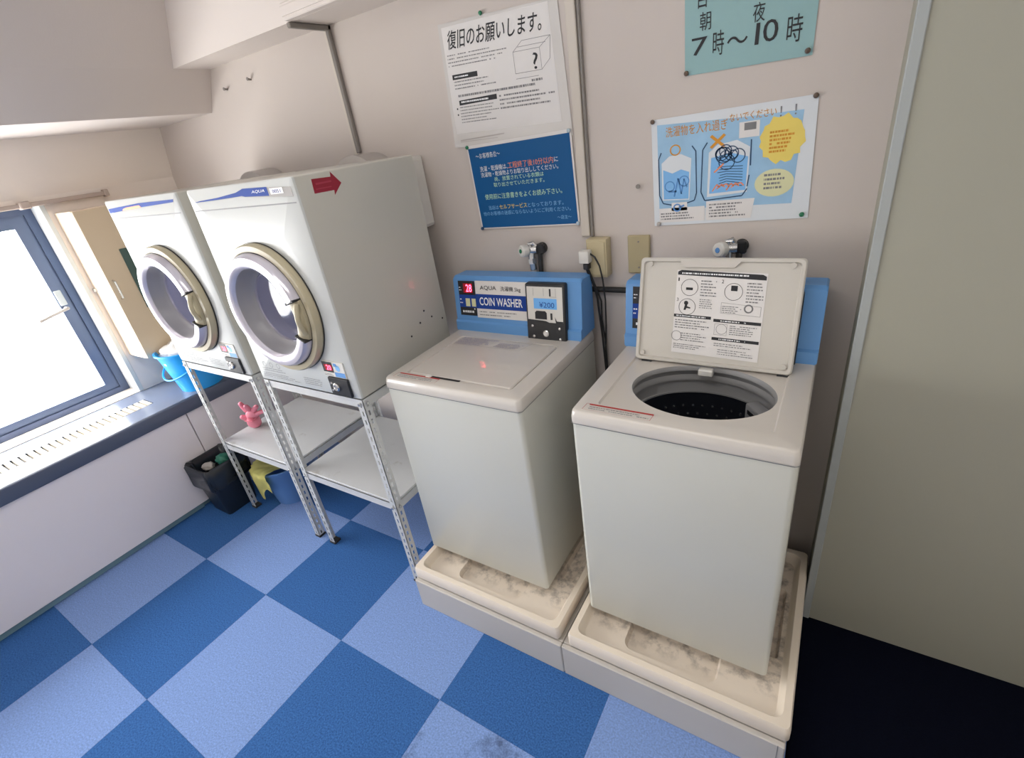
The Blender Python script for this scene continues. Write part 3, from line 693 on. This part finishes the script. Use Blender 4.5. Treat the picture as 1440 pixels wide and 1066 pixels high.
def rack(x0, label):
    w = .5857; yf = DF; yb = .41; zt = DZ0-.001
    t = thing('steel_rack', label, 'rack', (x0+w/2, 0, 0), 0, 'slotted steel racks carrying the dryers')
    off = -Vector((x0+w/2, 0, 0)); x1 = x0+w
    for (px, sx) in ((x0, 1), (x1, -1)):
        for (py, sy) in ((yf, 1), (yb, -1)):
            s = MB(); slotted(s, (px, py, .004), (0, 0, 1), (sx, 0, 0), (0, sy, 0), zt-.006, .032); slotted(s, (px, py, .004), (0, 0, 1), (0, sy, 0), (sx, 0, 0), zt-.006, .032)
            po = s.build('post', 'steel', t, 0, off)
            MB().box(px-.003*sx if sx > 0 else px-.035, px+.035 if sx > 0 else px+.003, py-.003 if sy > 0 else py-.035, py+.035 if sy > 0 else py+.003, 0, .012, .002, 1).build('foot_cap', 'rubber', po, 0, off)
    for z, nm in ((zt-.036, 'top'), (.4386-.036, 'shelf')):
        for (py, sy) in ((yf+.003, 1), (yb-.003, -1)):
            s = MB(); zz = z
            s.box(x0+.004, x1-.004, py if sy > 0 else py-.002, py+.002 if sy > 0 else py, zz, zz+.034); s.box(x0+.004, x1-.004, min(py, py+sy*.03), max(py, py+sy*.03), zz+.032, zz+.034)
            s.build('cross_rail', 'steel' if nm == 'top' else 'shelf', t, 0, off)
        for (px, sx) in ((x0+.003, 1), (x1-.003, -1)):
            s = MB(); s.box(min(px, px+sx*.002), max(px, px+sx*.002), yf+.004, yb-.004, z, z+.034); s.box(min(px, px+sx*.03), max(px, px+sx*.03), yf+.004, yb-.004, z+.0321, z+.0341)
            s.build('side_rail', 'steel', t, 0, off)
        for px in (x0+.016, x1-.016):
            for dz in (.017,):
                MB().cyl((px, yf-.001, z+dz), (px, yf-.008, z+dz), .006, 6).build('bolt', 'chrome', t, 0, off)
    MB().cyl((x1+.001, yf+.016, zt-.019), (x1+.008, yf+.016, zt-.019), .006, 6).build('bolt', 'chrome', t, 0, off)
    MB().cyl((x1+.001, yf+.016, .4386-.019), (x1+.008, yf+.016, .4386-.019), .006, 6).build('bolt', 'chrome', t, 0, off)
    MB().box(x0+.006, x1-.006, yf+.006, yb-.006, .4376, .446, .001, 1).build('shelf_board', 'shelf', t, 0, off)
    return t
rack(.1076, 'grey slotted steel rack carrying the dryer with the red arrow, its shelf bare')
rack(-.5583, 'grey slotted steel rack carrying the left dryer, blue bucket standing below')

# ------------------------------------------------------------------ ducts behind the dryers
for cxx, lab in ((.36, 'grey round exhaust duct behind the dryer with the red arrow'), (-.34, 'grey round exhaust duct behind the left dryer')):
    MB().lathe([(.135, 0), (.15, .01), (.15, YW-DBK-.006), (.12, YW-DBK-.004)], Matrix.Translation((cxx, DBK+.002, 1.517)) @ Matrix.Rotation(-PI/2, 4, 'X'), 48, cap0=True, cap1=True)
    o = MB().lathe([(.135, 0), (.15, .01), (.15, YW-DBK-.006), (.12, YW-DBK-.004)], Matrix.Rotation(-PI/2, 4, 'X'), 48, cap0=True, cap1=True).build('exhaust_duct', 'duct')
    o.location = (cxx, DBK+.002, 1.517); tag(o, lab, 'duct')
t = thing('pipe_cover', 'slim white pipe cover on the wall behind the dryer with the red arrow', 'pipe cover', (.59, .52, 1.37))
MB().box(-.04, .03, -.035, .048, 0, .262, .006, 2).build('cover_body', 'white_plastic', t); MB().box(.031, .036, -.03, .04, .01, .25, .002, 1).build('cover_lid', 'white_plastic', t)
# ------------------------------------------------------------------ wall fittings
t = thing('electric_conduit', 'dark grey conduit running from beam down wall behind the dryers', 'conduit', (.297, YW, 1.5))
MB().box(-.009, .009, -.018, -.001, .172, .61, .003, 1).build('conduit_drop', 'conduit', t); MB().box(-.009, .009, -.185, -.001, .592, .609, .003, 1).build('conduit_bend', 'conduit', t)
t = thing('cable_trunking', 'pale cable trunking along lower edge of the back beam', 'trunking', (1.2, .40, 2.11))
MB().box(-.90, .88, -.03, 0.001, .0, .05, .003, 1).build('trunking_body', 'wall_grey', t, 0); MB().box(-.90, .88, -.034, -.029, .012, .04, .001, 1).build('trunking_lid', 'wall_grey', t, 0)
o = MB().box(-.0045, .0045, -.012, -.001, 0, .80, .002, 1).build('cable_tube', 'conduit'); o.location = (1.309, YW, 1.308); tag(o, 'thin dark cable tube running up the wall from the double socket', 'cable tube')
# socket box with plug and cords
t = thing('socket_box', 'ivory socket box with a white plug, right of the closed washing machine', 'socket', (1.333, YW, 1.178))
MB().box(-.035, .038, -.046, -.001, 0, .130, .004, 2).build('box_body', 'ivory', t); MB().box(-.030, .033, -.049, -.045, .008, .122, .002, 1).build('socket_plate', 'ivory', t)
t = thing('power_plug', 'white adapter plug in the ivory socket box with black cords', 'plug', (1.305, YW-.049, 1.235))
MB().box(-.020, .016, -.034, 0, 0, .042, .004, 2).build('adapter', 'white_plastic', t)
MB().box(-.008, .012, -.03, -.006, -.022, 0.0, .003, 1).build('plug_body', 'black', t)
MB().tube([(.0, -.018, -.02), (.002, -.008, -.045), (.012, .010, -.09), (.016, .022, -.14), (.018, .026, -.2), (.024, .028, -.29), (.03, .028, -.42), (.032, .03, -.6)], .0042).build('cord', 'rubber', t)
MB().tube([(.014, -.014, .03), (.032, -.018, .02), (.046, -.016, -.01), (.052, -.008, -.06), (.050, .01, -.14), (.042, .024, -.24), (.034, .028, -.33), (.03, .03, -.6)], .003).build('cord', 'rubber', t)
MB().tube([(.004, -.016, -.02), (.014, .0, -.07), (.018, .012, -.10), (.030, .022, -.15), (.026, .026, -.22), (.034, .028, -.30), (.038, .03, -.6)], .0032).build('cord', 'rubber', t)
t = thing('blank_plate', 'plain ivory wall plate above the left corner of open washer lid', 'wall plate', (1.469, YW, 1.185))
MB().box(-.037, .037, -.012, -.001, 0, .125, .003, 1).build('plate', 'ivory_dark', t); 
for zz in (.02, .105): MB().cyl((0, -.012, zz), (0, -.0135, zz), .003, 8).build('screw', 'conduit', t)
o = MB().cyl((0, 0, 0), (.20, 0, 0), .010, 12).build('black_pipe', 'rubber'); o.location = (1.27, YW-.014, 1.125); tag(o, 'black pipe on the wall between the two washing machines', 'pipe')
def tap(x, z, dot, label, parts_label):
    t = thing('water_tap', label, 'tap', (x, YW, z))
    MB().cyl((.028, 0, 0.0), (.028, -.018, 0), .02, 20).build('wall_flange', 'rubber', t)
    MB().box(.004, .045, -.03, -.012, -.018, .018, .004, 1).build('wall_bracket', 'black', t)
    MB().cyl((.02, -.03, 0), (-.012, -.036, 0), .014, 16).cyl((-.004, -.032, .004), (-.004, -.032, -.035), .013, 16).build('tap_body', 'chrome', t)
    hd = MB().lathe([(.006, 0), (.020, .004), (.022, .012), (.021, .026), (.017, .030)], Matrix.Translation((-.012, -.042, .0)) @ Vector((-.55, -1, .12)).to_track_quat('Z', 'Y').to_matrix().to_4x4(), 24, cap0=True, cap1=True).build('tap_knob', 'white_plastic', t)
    MB().lathe([(.008, .0305), (.007, .0325)], Matrix.Translation((-.012, -.042, .0)) @ Vector((-.55, -1, .12)).to_track_quat('Z', 'Y').to_matrix().to_4x4(), 16, cap1=True).build('tap_mark', dot, hd)
    MB().tube([(.014, -.026, .012), (.006, -.034, .026), (-.006, -.036, .022), (-.004, -.032, .006)], .008, 10).build('tap_arc', 'chrome', t)
    nt = MB().cyl((-.004, -.030, -.032), (-.004, -.030, -.05), .017, 6).cyl((-.004, -.030, -.05), (-.004, -.028, -.074), .013, 16).build('hose_nut', 'chrome', t)
    MB().tube([(-.004, -.028, -.070), (-.003, -.022, -.10), (-.001, -.020, -.18), (0, -.020, -.26)], .0105, 10).build('hose', 'white_plastic', t)
    MB().tube([(.026, -.02, -.01), (.024, -.022, -.05), (.022, -.022, -.12)], .009, 8).build('drain_pipe', 'rubber', t)
    return t
tap(1.078, 1.272, 'pin_green', 'chrome water tap with green dot above the closed washing machine', '')
tap(1.750, 1.272, 'ink_mid', 'water tap with blue dot behind the open washer lid', '')
for x, z, lab in ((-.464, 2.016, 'small dark nail in back wall, the left of the two high on the left'), (-.269, 2.025, 'small dark nail in back wall, the right of the two high on the left'), (1.47, 1.459, 'tiny dark nail left of the light blue laundry poster')):
    o = MB().cyl((0, 0, 0), (.004, -.02, .002), .004, 8).cyl((.004, -.018, .002), (.004, -.021, .002), .007, 8).build('wall_nail', 'conduit'); o.location = (x, YW, z); tag(o, lab, 'nail', 'nails in the back wall')

# ------------------------------------------------------------------ posters
def sheet(name, label, corners, m, th=.0012, gap=.0015, sag=0.0):
    (ax, az), (bx, bz), (cx, cz), (dx, dz) = corners     # BL BR TR TL
    t = thing(name, label, 'poster', ((ax+bx)/2, YW-gap, min(az, bz)))
    o = Vector(((ax+bx)/2, YW-gap, min(az, bz)))
    P = [Vector((x, YW-gap, z))-o for x, z in ((ax, az), (bx, bz), (cx, cz), (dx, dz))]
    s = Surf(*P, (0, -1, 0), t, th)
    b = MB(); n = 6
    for h in (0, th): 
        b.loft([[s.at(u, v, h-th) for u, v in ((0, 0), (1, 0), (1, 1), (0, 1))]], True, True)
    b.loft([[s.at(u, v, -th) for u, v in ((0, 0), (1, 0), (1, 1), (0, 1))], [s.at(u, v, 0) for u, v in ((0, 0), (1, 0), (1, 1), (0, 1))]])
    b.build('sheet', m, t, 0)
    return s
pins = []
def pin(s, u, v, m, label):
    p = s.at(u, v); root = s.parent.location
    o = MB().lathe([(.0035, 0), (.006, .002), (.0065, .005), (.005, .008), (.0025, .009)], Vector((0, -1, 0)).to_track_quat('Z', 'Y').to_matrix().to_4x4(), 16, cap1=True, cap0=True).build('push_pin', m)
    o.location = root+p; tag(o, label, 'push pin', 'push pins holding the posters')
# 1 white notice in a clear sleeve
s = sheet('notice_sleeve', 'white notice with handwritten black heading in a clear sleeve', [(.79, 1.638), (1.262, 1.627), (1.243, 1.990), (.803, 2.010)], 'sleeve')
s.new().poly([(.03, .12), (.93, .12), (.93, .985), (.03, .97)], .0005).done('notice_page', 'paper')
s.new().text('復旧のお願いします。', .06, .80, .86, .94, .0012, .03, .009).done('handwriting', 'ink')
s.new().rect(.07, .565, .30, .605, .001).poly([(.10, .355), (.44, .365), (.44, .405), (.10, .395)], .001).disc(.075, .33, .003, .001).disc(.075, .28, .003, .001).done('heading_bar', 'ink')
s.new().lines(.09, .577, .27, .593, 1, .7, .0016).lines(.12, .37, .42, .39, 1, .7, .0016).done('heading_print', 'ink_white', True)
s.new().lines(.05, .66, .58, .77, 4, .3, .001).lines(.08, .48, .48, .56, 3, .35, .001).lines(.1, .41, .80, .455, 1, .4, .001).lines(.46, .27, .92, .40, 4, .4, .001).lines(.1, .2, .45, .35, 6, .3, .001).lines(.74, .445, .86, .48, 1, .5, .001).done('fine_print', 'ink_grey', True)
p = s.new()
for (a, b, c, d) in ((.62, .53, .62, .69), (.62, .69, .83, .69), (.83, .69, .83, .53), (.62, .53, .83, .53), (.62, .69, .70, .76), (.70, .76, .92, .76), (.92, .76, .83, .69), (.92, .76, .90, .60), (.90, .60, .83, .53), (.66, .72, .88, .72), (.62, .49, .80, .49)): p.stroke([(a, b), (c, d)], .0012, .001)
p.done('box_drawing', 'ink_grey'); s.new().text('?', .77, .54, .81, .66, .001).done('question_mark', 'ink')
s.new().poly([(.06, .055), (.46, .075), (.46, .085), (.06, .065)], .0006).poly([(.06, .045), (.40, .05), (.40, .055), (.06, .05)], .0006).done('sleeve_crease', 'duct')
pin(s, .40, 1.01, 'pin_green', 'green push pin above the white handwritten notice')
# 2 blue poster
s = sheet('blue_notice', 'dark blue notice with white border and coloured lettering, under the sleeve', [(.853, 1.346), (1.265, 1.350), (1.257, 1.647), (.842, 1.639)], 'paper', gap=.0048)
s.new().rect(.012, .015, .985, .965, .0004).done('blue_field', 'paper_blue')
s.new().text('〜お客様各位〜', .08, .84, .33, .90).done('heading', 'ink_white')
s.new().text('洗濯・乾燥機は、', .10, .69, .385, .75).text('洗濯物・乾燥物よりお取り出ししてください。', .10, .625, .86, .68).text('に', .83, .70, .865, .75).done('lettering', 'ink_white')
s.new().text('工程終了後10分以内', .39, .69, .82, .76).done('lettering', 'ink_orange')
s.new().text('尚、放置されている衣類は', .235, .565, .72, .615).text('取り出させていただきます。', .215, .50, .72, .55).text('使用前に注意書きをよくお読み下さい。', .10, .36, .87, .425).done('lettering', 'ink_green')
s.new().text('当店は', .12, .235, .225, .285).text('となっております。', .53, .235, .87, .285).text('他のお客様の迷惑にならないようにご利用ください。', .05, .165, .93, .215).text('〜店主〜', .80, .075, .93, .12).done('lettering', 'ink_sky')
s.new().text('セルフサービス', .235, .235, .52, .29).done('lettering', 'ink_yellow')
for (u, v, pl, m) in ((.01, .985, 'upper left', 'pin_green'), (.985, .985, 'upper right', 'pin_clear'), (.985, .02, 'lower right', 'pin_clear'), (.01, .01, 'lower left', 'ink_navy')): pin(s, u, v, m, 'small push pin at %s corner of the dark blue notice' % pl)
# 3 teal opening hours
s = sheet('hours_sign', 'pale teal sign with large black opening hours at top right', [(1.606, 1.733), (1.905, 1.729), (1.907, 2.03), (1.600, 2.03)], 'paper_teal')
H = lambda z: (z-1.733)/(2.03-1.733)
s.new().text('営', .10, H(1.877), .185, H(1.935)).text('朝', .125, H(1.828), .215, H(1.868)).text('夜', .54, H(1.822), .63, H(1.862)).text('7', .06, H(1.776), .19, H(1.815)).text('時', .235, H(1.768), .325, H(1.822)).text('〜', .35, H(1.785), .51, H(1.802)).poly([(.565, H(1.775)), (.595, H(1.775)), (.600, H(1.820)), (.572, H(1.820))], .0012).text('0', .625, H(1.777), .735, H(1.822)).text('時', .80, H(1.766), .91, H(1.822)).done('lettering', 'ink')
pin(s, .015, .02, 'pin_brown', 'dark push pin at lower left corner of the teal hours sign'); pin(s, .965, .035, 'pin_brown', 'dark push pin at lower right corner of the teal hours sign')
# 4 overload poster
s = sheet('overload_poster', 'light blue illustrated laundry poster with a yellow blob, above the open washer', [(1.520, 1.337), (1.939, 1.346), (1.930, 1.644), (1.512, 1.637)], 'paper_white')
s.new().poly([(.04, .16), (.90, .14), (.93, .90), (.60, .91), (.04, .95)], .0004).done('sky_field', 'paper_sky')
for pp in ([(.04, .03), (.36, .03), (.36, .17), (.04, .17)], [(.37, .03), (.66, .03), (.68, .21), (.37, .21)], [(.57, .74), (.69, .74), (.69, .87), (.57, .87)], [(.13, .14), (.24, .14), (.24, .22), (.13, .22)]): s.new().poly(pp, .0010).done('white_box', 'paper')
blob = [(.80+(.125+.012*math.sin(i*3.1))*math.cos(2*PI*i/28), .66+(.19+.02*math.sin(i*2.3))*math.sin(2*PI*i/28)) for i in range(28)]
s.new().poly([(u+.02, v+.03) for u, v in blob], .0008).done('yellow_blob', 'paper_yellow')
s.new().poly([(.79+.115*math.cos(2*PI*i/24), .33+.12*math.sin(2*PI*i/24)) for i in range(24)], .0008).done('pale_blob', 'paper_pale')
s.new().text('洗濯物を入れ過ぎ', .10, .83, .50, .92).text('ないでください', .51, .885, .78, .95).text('○', .125, .66, .20, .76).text('×', .39, .68, .49, .80).done('lettering', 'ink_amber')
s.new().text('！！', .80, .87, .89, .95).done('lettering', 'ink_grey')
# drums
s.new().poly([(.065, .25), (.255, .24), (.27, .62), (.20, .67), (.12, .66), (.065, .60)], .0009).done('drum_white', 'paper_white'); s.new().poly([(.375, .25), (.63, .27), (.64, .66), (.56, .73), (.44, .71), (.385, .65)], .0009).done('drum_white', 'paper_white')
s.new().poly([(.075, .26), (.25, .25), (.255, .50), (.20, .53), (.14, .50), (.075, .54)], .0012).done('drum_water', 'ink_sky'); s.new().poly([(.39, .28), (.62, .29), (.63, .58), (.52, .63), (.40, .60)], .0012).done('drum_water', 'ink_sky')
p = s.new()
p.stroke([(.065, .70), (.045, .64), (.045, .30), (.07, .22), (.13, .20)], .003, .0014).done('washer_outline', 'ink_navy'); s.new().stroke([(.24, .21), (.29, .23), (.305, .30), (.30, .68), (.275, .73)], .003, .0014).done('washer_outline', 'ink_navy'); p = s.new()
p.stroke([(.375, .74), (.345, .68), (.335, .30), (.36, .22), (.60, .24), (.63, .30)], .003, .0014).done('washer_outline', 'ink_navy'); s.new().stroke([(.63, .32), (.64, .42)], .003, .0014).done('washer_outline', 'ink_navy'); s.new().stroke([(.645, .72), (.645, .50)], .003, .0014).done('washer_outline', 'ink_navy')
p = s.new().stroke([(.15, .28), (.18, .45), (.20, .30), (.22, .44), (.24, .36)], .004, .0016).ring(.12, .38, .014, .003, .0016).ring(.22, .42, .014, .003, .0016).stroke([(.11, .33), (.17, .33)], .006, .0016).done('clothes_drawing', 'ink_mid')
p = s.new()
random.seed(3)
for k in range(9): p.ring(.46+random.random()*.13, .55+random.random()*.10, .010+random.random()*.012, .0025, .0017)
for k in range(8): p.stroke([(.43+random.random()*.03, .34+k*.025), (.50, .36+k*.022), (.60, .33+k*.025)], .0018, .0017)
p.done('crammed_clothes', 'ink_navy')
p = s.new()
for k in range(6): p.stroke([(.41+k*.03, .30+.02*(k % 3)), (.44+k*.03, .36), (.46+k*.03, .33)], .003, .0018)
p.stroke([(.42, .47), (.48, .54)], .004, .0018).done('crammed_clothes', 'ink_orange')
s.new().ring(.17, .17, .010, .004, .0017).stroke([(.18, .17), (.22, .19)], .005, .0017).done('detergent_drawing', 'ink_mid')
s.new().lines(.05, .05, .34, .13, 3, .5).lines(.39, .05, .64, .19, 5, .5).lines(.73, .27, .86, .42, 4, .5, .0012).rect(.60, .80, .67, .86, .0014).done('fine_print', 'ink_grey', True)
s.new().lines(.75, .58, .89, .77, 6, .55, .0013).done('blob_print', 'ink_amber', True)
for (u, v, pl, m) in ((.012, .985, 'upper left', 'pin_brown'), (.985, .99, 'upper right', 'pin_brown'), (.035, .02, 'lower left', 'duct'), (.965, .035, 'green lower right', 'pin_green')): pin(s, u, v, m, 'push pin at %s corner of the light blue laundry poster' % pl)

# ------------------------------------------------------------------ buckets, bin, glove
def bucket(name, loc, rb, rt_, h, m, label, cat='bucket'):
    t = thing(name, label, cat, loc)
    MB().lathe([(.001, .004), (rb-.006, .004), (rb, 0), (rb, .004), (rb+(rt_-rb)*.95, h*.95), (rt_, h*.955), (rt_+.008, h*.96), (rt_+.008, h), (rt_-.002, h), (rb+(rt_-rb)*.95-.004, h*.95), (rb-.004, .008), (.001, .008)], None, 48).build('bucket_body', m, t, 40)
    return t
bk = bucket('bucket', (-.955, .115, .6305), .108, .150, .235, 'bucket_blue', 'bright sky-blue bucket holding a clear plastic bag on the sill')
MB().tube([(.158*math.cos(a), .158*math.sin(a)-.0, .195+.0-.10*math.sin(PI*k/20)) for k, a in enumerate([math.radians(-185+190*i/20) for i in range(21)])], .005, 8).build('bucket_handle', 'bucket_blue', bk)
for a in (math.radians(-185), math.radians(5)): MB().box(.140, .164, -.018, .018, .17, .215, .004, 1, Matrix.Rotation(a, 4, 'Z')).build('handle_lug', 'bucket_blue', bk)
def crumple(name, m, loc, rx, ry, rz, seed, label, cat, amp=.35, sub=4):
    random.seed(seed); bm = bmesh.new(); bmesh.ops.create_icosphere(bm, subdivisions=sub, radius=1)
    from mathutils import noise
    for v in bm.verts:
        n = noise.noise(v.co*2.3+Vector((seed, 0, 0)))*amp + noise.noise(v.co*5.5+Vector((0, seed, 0)))*amp*.5
        c = v.co*(1+n); v.co = Vector((c.x*rx, c.y*ry, c.z*rz))
    me = bpy.data.meshes.new(name); bm.to_mesh(me); bm.free()
    me.polygons.foreach_set('use_smooth', [True]*len(me.polygons)); me.materials.append(MT[m])
    o = bpy.data.objects.new(name, me); COL.objects.link(o); o.location = loc
    if label: tag(o, label, cat)
    return o
crumple('plastic_bag', 'bag_clear', (-.955, .115, .835), .128, .128, .075, 5, 'crumpled clear white plastic bag stuffed in the sky-blue bucket', 'bag', .30)
bk2 = bucket('bucket', (-.415, .10, 0.0), .095, .135, .235, 'bucket_dull', 'dull blue bucket under the left rack with yellow cloth on it')
MB().tube([(.140*math.cos(a), .140*math.sin(a), .225-.09*math.sin(PI*k/20)) for k, a in enumerate([math.radians(20+180*i/20) for i in range(21)])], .003, 8).build('bucket_handle', 'steel', bk2)
# yellow cloth over the rim
bm = bmesh.new(); rows = []; random.seed(11)
cprof = [(.035, .205), (.075, .226), (.118, .242), (.140, .248), (.152, .243), (.157, .215), (.154, .175), (.150, .135), (.147, .105)]
nA = 22
for r, z in cprof:
    row = []
    for i in range(nA+1):
        a = math.radians(-178+112*i/nA); k = 1 if r < .145 else 1
        wob = .009*math.sin(i*1.15+z*18)+.005*math.sin(i*2.7)
        hang = max(0, (.243-z))*(.35*math.sin(i*.5+1)) if r > .145 else 0
        rr = r+abs(wob) if r > .13 else r
        row.append(bm.verts.new((rr*math.cos(a), rr*math.sin(a), z+(wob*.6 if r < .14 else 0)-hang)))
    rows.append(row)
for a, b in zip(rows, rows[1:]):
    for i in range(nA): bm.faces.new((a[i], a[i+1], b[i+1], b[i]))
bmesh.ops.solidify(bm, geom=bm.faces[:], thickness=.003); bmesh.ops.recalc_face_normals(bm, faces=bm.faces)
me = bpy.data.meshes.new('cleaning_cloth'); bm.to_mesh(me); bm.free(); me.polygons.foreach_set('use_smooth', [True]*len(me.polygons)); me.materials.append(MT['yellow_cloth'])
o = bpy.data.objects.new('cleaning_cloth', me); COL.objects.link(o); o.location = (-.415, .10, 0.0); tag(o, 'yellow cleaning cloth draped over the rim of the dull blue bucket', 'cloth')
# black bin
t = thing('waste_bin', 'black waste bin lined with a black bag beside the radiator cover', 'bin', (-.706, -.095, 0))
s = MB().loft([rrect(-.085, .085, -.085, .085, .02, 0), rrect(-.108, .108, -.108, .108, .025, .285), rrect(-.113, .113, -.113, .113, .026, .29), rrect(-.113, .113, -.113, .113, .026, .30), rrect(-.105, .105, -.105, .105, .024, .30), rrect(-.080, .080, -.080, .080, .02, .01)], cap0=True, cap1=True)
s.build('bin_body', 'bin', t, 40)
t2 = thing('bin_liner', 'black bin bag folded over the rim of the black waste bin', 'bag', (-.706, -.095, .0))
random.seed(4)
def wl(r, z, q, amp):
    return [Vector((p.x*(1+amp*math.sin(i*2.1+q)), p.y*(1+amp*math.cos(i*1.7+q)), z+amp*.25*math.sin(i*1.3+q*2))) for i, p in enumerate(rrect(-r, r, -r, r, .03, z, 8))]
MB().loft([wl(.118, .185, 1, .040), wl(.119, .24, 2, .025), wl(.121, .300, 3, .012), wl(.113, .314, 0, .010), wl(.098, .302, 1, .012), wl(.090, .24, 2, .03)]).build('liner_sheet', 'bag_black', t2, 60)
MB().loft([wl(.094, .215, 2, .03), wl(.06, .235, 3, .08), wl(.02, .228, 1, .1)], cap1=True).build('liner_fill', 'bag_black', t2, 60)
o = crumple('waste_scrap', 'green_scrap', (-.690, -.065, .285), .04, .032, .028, 9, 'crumpled green scrap lying on top in the black waste bin', 'scrap', .4, 3)
o = crumple('waste_scrap', 'duct', (-.735, -.13, .270), .035, .028, .02, 12, 'crumpled grey scrap lying in the black waste bin', 'scrap', .4, 3)
# pink rubber glove on the shelf: one skinned surface
def glove(loc, label):
    P = [(0, 0, 0), (0, 0, .05), (.004, 0, .085), (-.014, 0, .105), (-.026, -.004, .135), (-.034, -.008, .165), (.006, -.01, .112), (.010, -.022, .14), (.014, -.036, .158), (.026, -.004, .106), (.046, -.008, .128), (.066, -.014, .140), (.034, 0, .085), (.060, .004, .094), (.084, .004, .094), (-.026, .0, .06), (-.042, -.014, .075), (-.05, -.024, .09)]
    Ed = [(0, 1), (1, 2), (2, 3), (3, 4), (4, 5), (2, 6), (6, 7), (7, 8), (2, 9), (9, 10), (10, 11), (2, 12), (12, 13), (13, 14), (1, 15), (15, 16), (16, 17)]
    Rr = [.034, .034, .030, .013, .011, .0085, .013, .011, .009, .013, .011, .009, .012, .010, .008, .015, .012, .009]
    me = bpy.data.meshes.new('rubber_glove'); me.from_pydata(P, Ed, []); o = bpy.data.objects.new('rubber_glove', me); COL.objects.link(o)
    md = o.modifiers.new('skin', 'SKIN'); md.use_smooth_shade = True
    for i, v in enumerate(me.skin_vertices[0].data): v.radius = (Rr[i]*1.28, Rr[i]*1.28*(.6 if i < 3 else 1)); v.use_root = (i == 0)
    o.modifiers.new('sub', 'SUBSURF').levels = 2
    bpy.context.view_layer.update(); dg = bpy.context.evaluated_depsgraph_get(); m2 = bpy.data.meshes.new_from_object(o.evaluated_get(dg))
    o.modifiers.clear(); o.data = m2; m2.materials.clear(); m2.materials.append(MT['pink']); m2.polygons.foreach_set('use_smooth', [True]*len(m2.polygons))
    z0 = min(v.co.z for v in m2.vertices); o.location = (loc[0], loc[1], loc[2]-z0); o.rotation_euler = (0, 0, math.radians(25)); tag(o, label, 'glove'); return o
glove((-.49, .085, .4462), 'pink rubber glove standing fingers up on the left rack shelf')
